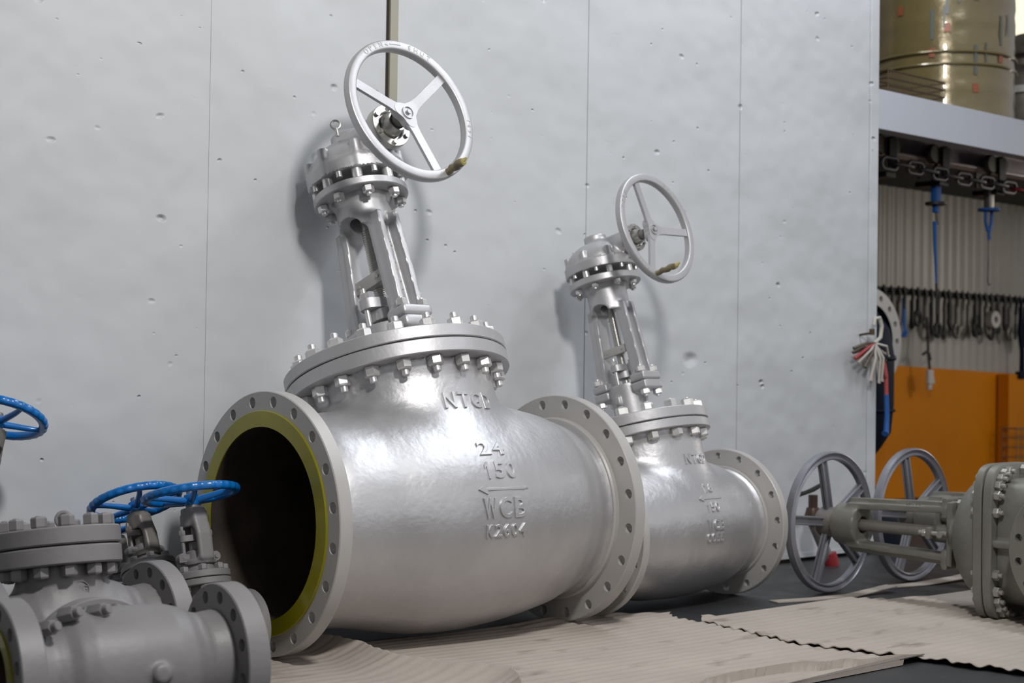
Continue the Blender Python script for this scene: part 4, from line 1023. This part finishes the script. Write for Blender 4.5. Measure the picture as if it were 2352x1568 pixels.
# big flanged pipe behind the wall end
t = plain_root('flanged_pipe', (4.665, 1.60, -.012), 'pale drilled flange on an upright dark pipe piece behind the barrel', 'pipe')
F3 = Tr(0, 0, 1.125) @ AXY
mb = MB(); flange_plate(mb, .225, .325, .278, 16, .018, -.02, .02, 0, F3); build('flange', mb, 'flange', t, 35, loc=(0, 0, 0))
mb = MB(); mb.lathe([(.2245, .025), (.2245, -.10), (.21, -.30), (1e-4, -.32)], 64, F3); mb.lathe([(.228, -.018), (.225, -.06), (.225, -.34), (.1, -.36)], 64, F3); build('lining', mb, 'navy', t, 40, loc=(0, 0, 0))
mb = MB(); mb.lathe([(1e-4, 0), (.26, 0), (.26, .05), (.12, .09), (.11, .86), (1e-4, .90)], 40, Tr(0, .16, 0)); build('pedestal', mb, 'navy', t, 40, loc=(0, 0, 0))
t = plain_root('dark_barrel', (3.715, 1.12, -.012), 'dark navy waisted barrel half hidden behind the end of the white wall', 'barrel')
mb = MB(); mb.lathe([(1e-4, 0), (.36, 0), (.37, .05), (.34, .17), (.24, .27), (.19, .36), (.19, .44), (.25, .52), (.30, .60), (.315, .75), (.315, 1.02), (.29, 1.16), (.22, 1.26), (.10, 1.32), (1e-4, 1.33)], 56); build('shell', mb, 'navy', t, 50, loc=(0, 0, 0))
for z in (.72, 1.0):
    mb = MB(); mb.tube([(.318 * math.cos(a), .318 * math.sin(a), z) for a in np.linspace(0, 2 * PI, 48, False)], .008, 6, True); build('hoop', mb, 'navy', t, 50, loc=(0, 0, 0))

# bundle of cable ties and rope on a nail at the wall edge
t = plain_root('tie_bundle', (3.33, .585, 1.06), 'bundle of white and red ties hung on the end of the white wall', 'bundle')
mb = MB(); mb.rod((-.05, .06, .04), (-.05, -.02, .05), .006, 8); mb.rod((-.05, -.02, .04), (-.05, -.02, .07), .014, 10); build('nail', mb, 'wire', t, 40, loc=(0, 0, 0))
mb = MB(); mb.tube([(.0, 0, 0), (.05, 0, .03), (.06, 0, .09), (.04, 0, .13), (.0, 0, .125), (-.005, 0, .09)], .010, 8); build('hanging_loop', mb, 'whitecloth', t, 50, loc=(0, 0, 0))
rr = random.Random(5)
for i, (dx, dz) in enumerate(((-.20, -.05), (-.18, -.08), (-.15, -.10), (-.10, -.12), (.02, -.20), (.045, -.19), (.08, -.17), (-.05, -.19), (.10, -.06), (-.19, -.03))):
    mb = MB(); m_ = (dx * .5 + rr.uniform(-.01, .01), -.02 - .006 * (i % 3), dz * .45 + .012)
    mb.tube([(0, 0, 0), m_, (dx, -.012, dz), (dx + .02, -.004, dz - .004), (dx * .4 + .012, 0, dz * .42 - .012), (.008, .004, -.006)], .0075 if i % 2 else .006, 7)
    build('tie', mb, 'redrope' if i in (1, 6) else ('whitecloth' if i % 3 else 'wiregrey'), t, 50, loc=(0, 0, 0))
t = plain_root('rope', (3.435, .585, .58), 'faded red rope with a blue lower end, hanging below the tie bundle', 'rope')
mb = MB(); mb.tube([(-.02, .005, .39), (-.005, 0, .32), (0, 0, .22)], .011, 8); o = build('red_length', mb, 'redrope', t, 50, loc=(0, 0, 0)); o['label'] = 'faded red upper length'
mb = MB(); mb.tube([(0, 0, .22), (.007, 0, .12), (.003, 0, .035), (-.015, -.005, .02)], [.0125, .013, .015, .019], 8); o = build('blue_length', mb, 'strap', t, 50, loc=(0, 0, 0)); o['label'] = 'blue lower end'
mb = MB(); mb.rod((-.02, .03, .385), (-.02, -.012, .395), .005, 8); build('nail', mb, 'wire', t, 40, loc=(0, 0, 0))

# small pipe stub with tee handle by the wall foot
t = plain_root('drain_cock', (2.70, .47, -.012), 'small drain cock with tee handle at the wall foot, seen through the spoked wheel', 'valve')
mb = MB(); mb.rod((0, 0, .22), (.0, 0, .34), .022, 14); mb.lathe([(1e-4, .20), (.035, .20), (.04, .24), (.03, .28), (1e-4, .28)], 20); build('body', mb, 'copper', t, 40, loc=(0, 0, 0))
mb = MB(); mb.tube([(-.11, 0, .345), (-.06, 0, .352), (.0, 0, .365), (.06, 0, .385), (.10, 0, .392)], [.012, .010, .012, .010, .013], 8); build('tee_handle', mb, 'darksteel', t, 40, loc=(0, 0, 0))
mb = MB(); mb.rod((0, .0, .21), (.10, -.02, .03), .026, 12); build('outlet_pipe', mb, 'primer2', t, 40, loc=(0, 0, 0))
mb = MB(); mb.rod((.10, -.02, .06), (.115, -.03, .0), .034, 14); build('red_cap', mb, 'red', t, 40, loc=(0, 0, 0))

# ------------------------------------------------------------------ cardboard on the floor
def sheet(name, poly, z0, label, cat='cardboard', rib=.0056, wl=.046, dy=.0046, lift=None, ncol=110, seed=0, wavy=.008):
    rg = random.Random(seed); ph = [rg.uniform(0, 6) for _ in range(6)]
    ys = [p[1] for p in poly]; y = min(ys) + 1e-4; rows = []
    while y < max(ys):
        xs = []
        for (x0, a), (x1, b) in zip(poly, poly[1:] + poly[:1]):
            if (a - y) * (b - y) <= 0 and a != b: xs.append(x0 + (x1 - x0) * (y - a) / (b - a))
        if len(xs) >= 2: rows.append((y, min(xs), max(xs)))
        y += dy
    v = []; f = []; n = ncol
    for y, x0, x1 in rows:
        x0 += wavy * math.sin(y * 41 + ph[0]) + wavy * .6 * math.sin(y * 97 + ph[1]); x1 += wavy * math.sin(y * 37 + ph[2]) + wavy * .5 * math.sin(y * 110 + ph[3])
        for i in range(n + 1):
            x = x0 + (x1 - x0) * i / n
            z = z0 + rib * .5 * (1 + math.sin(2 * PI * (y + .01 * math.sin(x * 2.1)) / wl)) + .003 * (1 + math.sin(x * 5 + ph[4]) * math.sin(y * 4 + ph[5]))
            if lift: z += lift(x, y, i / n)
            v.append((x, y, z))
    for r in range(len(rows) - 1):
        for i in range(n): f.append((r * (n + 1) + i, r * (n + 1) + i + 1, (r + 1) * (n + 1) + i + 1, (r + 1) * (n + 1) + i))
    mb = MB(); mb.add(v, f); o = build(name, mb, 'card', None, 60); md = o.modifiers.new('thickness', 'SOLIDIFY'); md.thickness = .004; md.offset = -1
    return tag(o, label, cat, 'cardboard sheets on the floor' if cat == 'cardboard' else None)
def bump1(x, c, w): return max(0., 1 - ((x - c) / w) ** 2) if abs(x - c) < w else 0.
s1 = [(-.44, .02), (-.1, .05), (.1, .03), (.275, .013), (.65, -.003), (.89, -.052), (1.094, -.123), (1.0, -.237), (1.015, -.364), (.953, -.83), (1.05, -1.255), (.82, -1.207), (.61, -1.14), (.38, -1.11), (.22, -1.13), (-.1, -1.6), (-.7, -1.6), (-1.0, -.6), (-.72, -.25)]
def edge_lift_front(x, y, u):
    yf = np.interp(x, [.2, .38, .61, .82, 1.05], [-1.13, -1.11, -1.14, -1.207, -1.255]); d = y - yf
    return .020 * max(0, 1 - d / .10) ** 2 if (x > .15 and d > -.02) else 0.
sheet('cardboard_sheet', s1, -.0085, 'long ribbed beige cardboard sheet in front of the largest valve', lift=lambda x, y, u: edge_lift_front(x, y, u) + .012 * bump1(y, .0, .08) * (bump1(x, .62, .18) + bump1(x, .95, .14)), seed=1)
s2 = [(1.12, -.255), (1.268, -.398), (1.424, -.372), (1.684, -.291), (1.953, -.298), (2.069, -.424), (2.339, -.467), (2.61, -.458), (3.3, -.6), (3.3, -1.7), (1.3, -2.3), (1.10, -1.583), (1.07, -1.442), (1.045, -1.26), (.947, -.83), (1.017, -.36)]
sheet('cardboard_sheet', s2, -.0045, 'stained ribbed cardboard sheet at the right, under the valve lying on its side', lift=lambda x, y, u: .0035 * max(0, 1 - u / .05) * (1 + math.sin(y * 75)), seed=2, wavy=.006)
s3 = [(-.60, .02), (-.50, .05), (-.418, .046), (-.366, -.049), (-.36, -.182), (-.396, -.39), (-.353, -.545), (-.243, -.767), (-.6, -1.3), (-1.15, -.42), (-.78, -.02)]
sheet('cardboard_sheet', s3, -.003, 'curled cardboard flap by the open left flange of the largest valve', lift=lambda x, y, u: .045 * max(0, (u - .76) / .24) ** 1.6, seed=3, rib=.002, wavy=.004)
def strip(pts, w, th, name, label):
    mb = MB(); v = []; f = []
    for i, (x, y, z) in enumerate(pts):
        a = Vector(pts[min(i + 1, len(pts) - 1)]) - Vector(pts[max(i - 1, 0)]); nrm = Vector((-a.y, a.x, 0)).normalized() * w / 2
        for s, dz in ((-1, 0), (1, 0), (1, th), (-1, th)): v.append((x + nrm.x * s, y + nrm.y * s, z + dz))
    for i in range(len(pts) - 1):
        for j in range(4): f.append((i * 4 + j, i * 4 + (j + 1) % 4, i * 4 + 4 + (j + 1) % 4, i * 4 + 4 + j))
    f += [(0, 1, 2, 3), tuple((len(pts) - 1) * 4 + j for j in (3, 2, 1, 0))]
    mb.add(v, f); return tag(build(name, mb, 'card', None, 30), label, 'strip', 'cardboard strips')
strip([(1.66, -.15, -.011), (1.85, -.20, -.011), (2.05, -.235, -.009), (2.31, -.25, .012)], .06, .004, 'cardboard_strip', 'narrow cardboard strip under the nearer spoked handwheel')
strip([(2.38, -.16, -.011), (2.6, -.20, -.009), (2.85, -.22, .002), (2.98, -.23, .012)], .07, .004, 'cardboard_strip', 'narrow cardboard strip under the farther spoked handwheel')

# ------------------------------------------------------------------ light
def area(name, loc, target, size, power, col=(1, 1, 1), sy=None):
    l = D.lights.new(name, 'AREA'); l.energy = power; l.color = col; l.size = size
    if sy: l.shape = 'RECTANGLE'; l.size_y = sy
    o = D.objects.new(name, l); COL.objects.link(o); o.location = loc
    o.rotation_euler = (Vector(target) - Vector(loc)).to_track_quat('-Z', 'Y').to_euler(); return o
area('high_bay_lamp', (-1.0, -3.1, 3.75), (.3, .3, 1.3), .40, 108, (1, .985, .96))
area('alcove_fill', (7.9, .1, 1.95), (5.6, 2.2, 1.5), .5, 14, (1, .95, .86))  # unseen fill light, added to brighten the rail and alcove
area('wall_wash_fill', (2.5, -1.1, 4.5), (2.5, -.9, 0), .3, 105, (.90, .94, 1), 4.6)  # added wall washer out of view, makes the wall brighter towards the top
w = D.worlds.new('hall'); SC.world = w; w.use_nodes = True; nt = w.node_tree; N = nt.nodes; L = nt.links
bg = N['Background']; tc = N.new('ShaderNodeTexCoord'); sp = N.new('ShaderNodeSeparateXYZ'); L.new(tc.outputs['Generated'], sp.inputs[0])
rp = N.new('ShaderNodeValToRGB'); mr = N.new('ShaderNodeMapRange'); mr.inputs[1].default_value = -1; mr.inputs[2].default_value = 1; L.new(sp.outputs['Z'], mr.inputs[0]); L.new(mr.outputs[0], rp.inputs[0])
dt = N.new('ShaderNodeVectorMath'); dt.operation = 'DOT_PRODUCT'; dt.inputs[1].default_value = (.36, -.93, 0); L.new(tc.outputs['Generated'], dt.inputs[0])
fr = N.new('ShaderNodeMapRange'); fr.inputs[1].default_value = -.35; fr.inputs[2].default_value = .85; fr.inputs[3].default_value = .04; fr.inputs[4].default_value = 1.3; L.new(dt.outputs['Value'], fr.inputs[0])
e = rp.color_ramp.elements; e[0].position = .455; e[0].color = (.04, .04, .04, 1); e[1].position = 1.0; e[1].color = (.22, .23, .25, 1)
for p, c in ((.5, (.34, .335, .33)), (.545, (.95, .95, .98)), (.70, (1.3, 1.3, 1.36)), (.77, (.24, .24, .25))):
    q = e.new(p); q.color = (*c, 1)
sv = N.new('ShaderNodeVectorMath'); sv.operation = 'SCALE'; L.new(rp.outputs[0], sv.inputs[0]); L.new(fr.outputs[0], sv.inputs['Scale'])
L.new(sv.outputs[0], bg.inputs['Color']); bg.inputs['Strength'].default_value = .40

# ------------------------------------------------------------------ camera
cd = D.cameras.new('camera'); cam = D.objects.new('camera', cd); COL.objects.link(cam); SC.camera = cam
r = Vector((.75555009, -.65493035, .01450152)); dn = Vector((.02373086, .00524119, -.99970464)); fw = Vector((.65466091, .75567107, .01950204))
mw = Matrix((r, -dn, -fw)).transposed().to_4x4(); mw.translation = (-3.14678, -4.08998, .88991); cam.matrix_world = mw
cd.sensor_width = 36; cd.lens = 3530 / 2352 * 36; cd.clip_start = .05; cd.clip_end = 60
cd.dof.use_dof = True; cd.dof.focus_distance = 4.85; cd.dof.aperture_fstop = 3.2
vs = SC.view_settings; vs.view_transform = 'Standard'; vs.look = 'None'; vs.gamma = 1; vs.exposure = .14; vs.use_curve_mapping = False
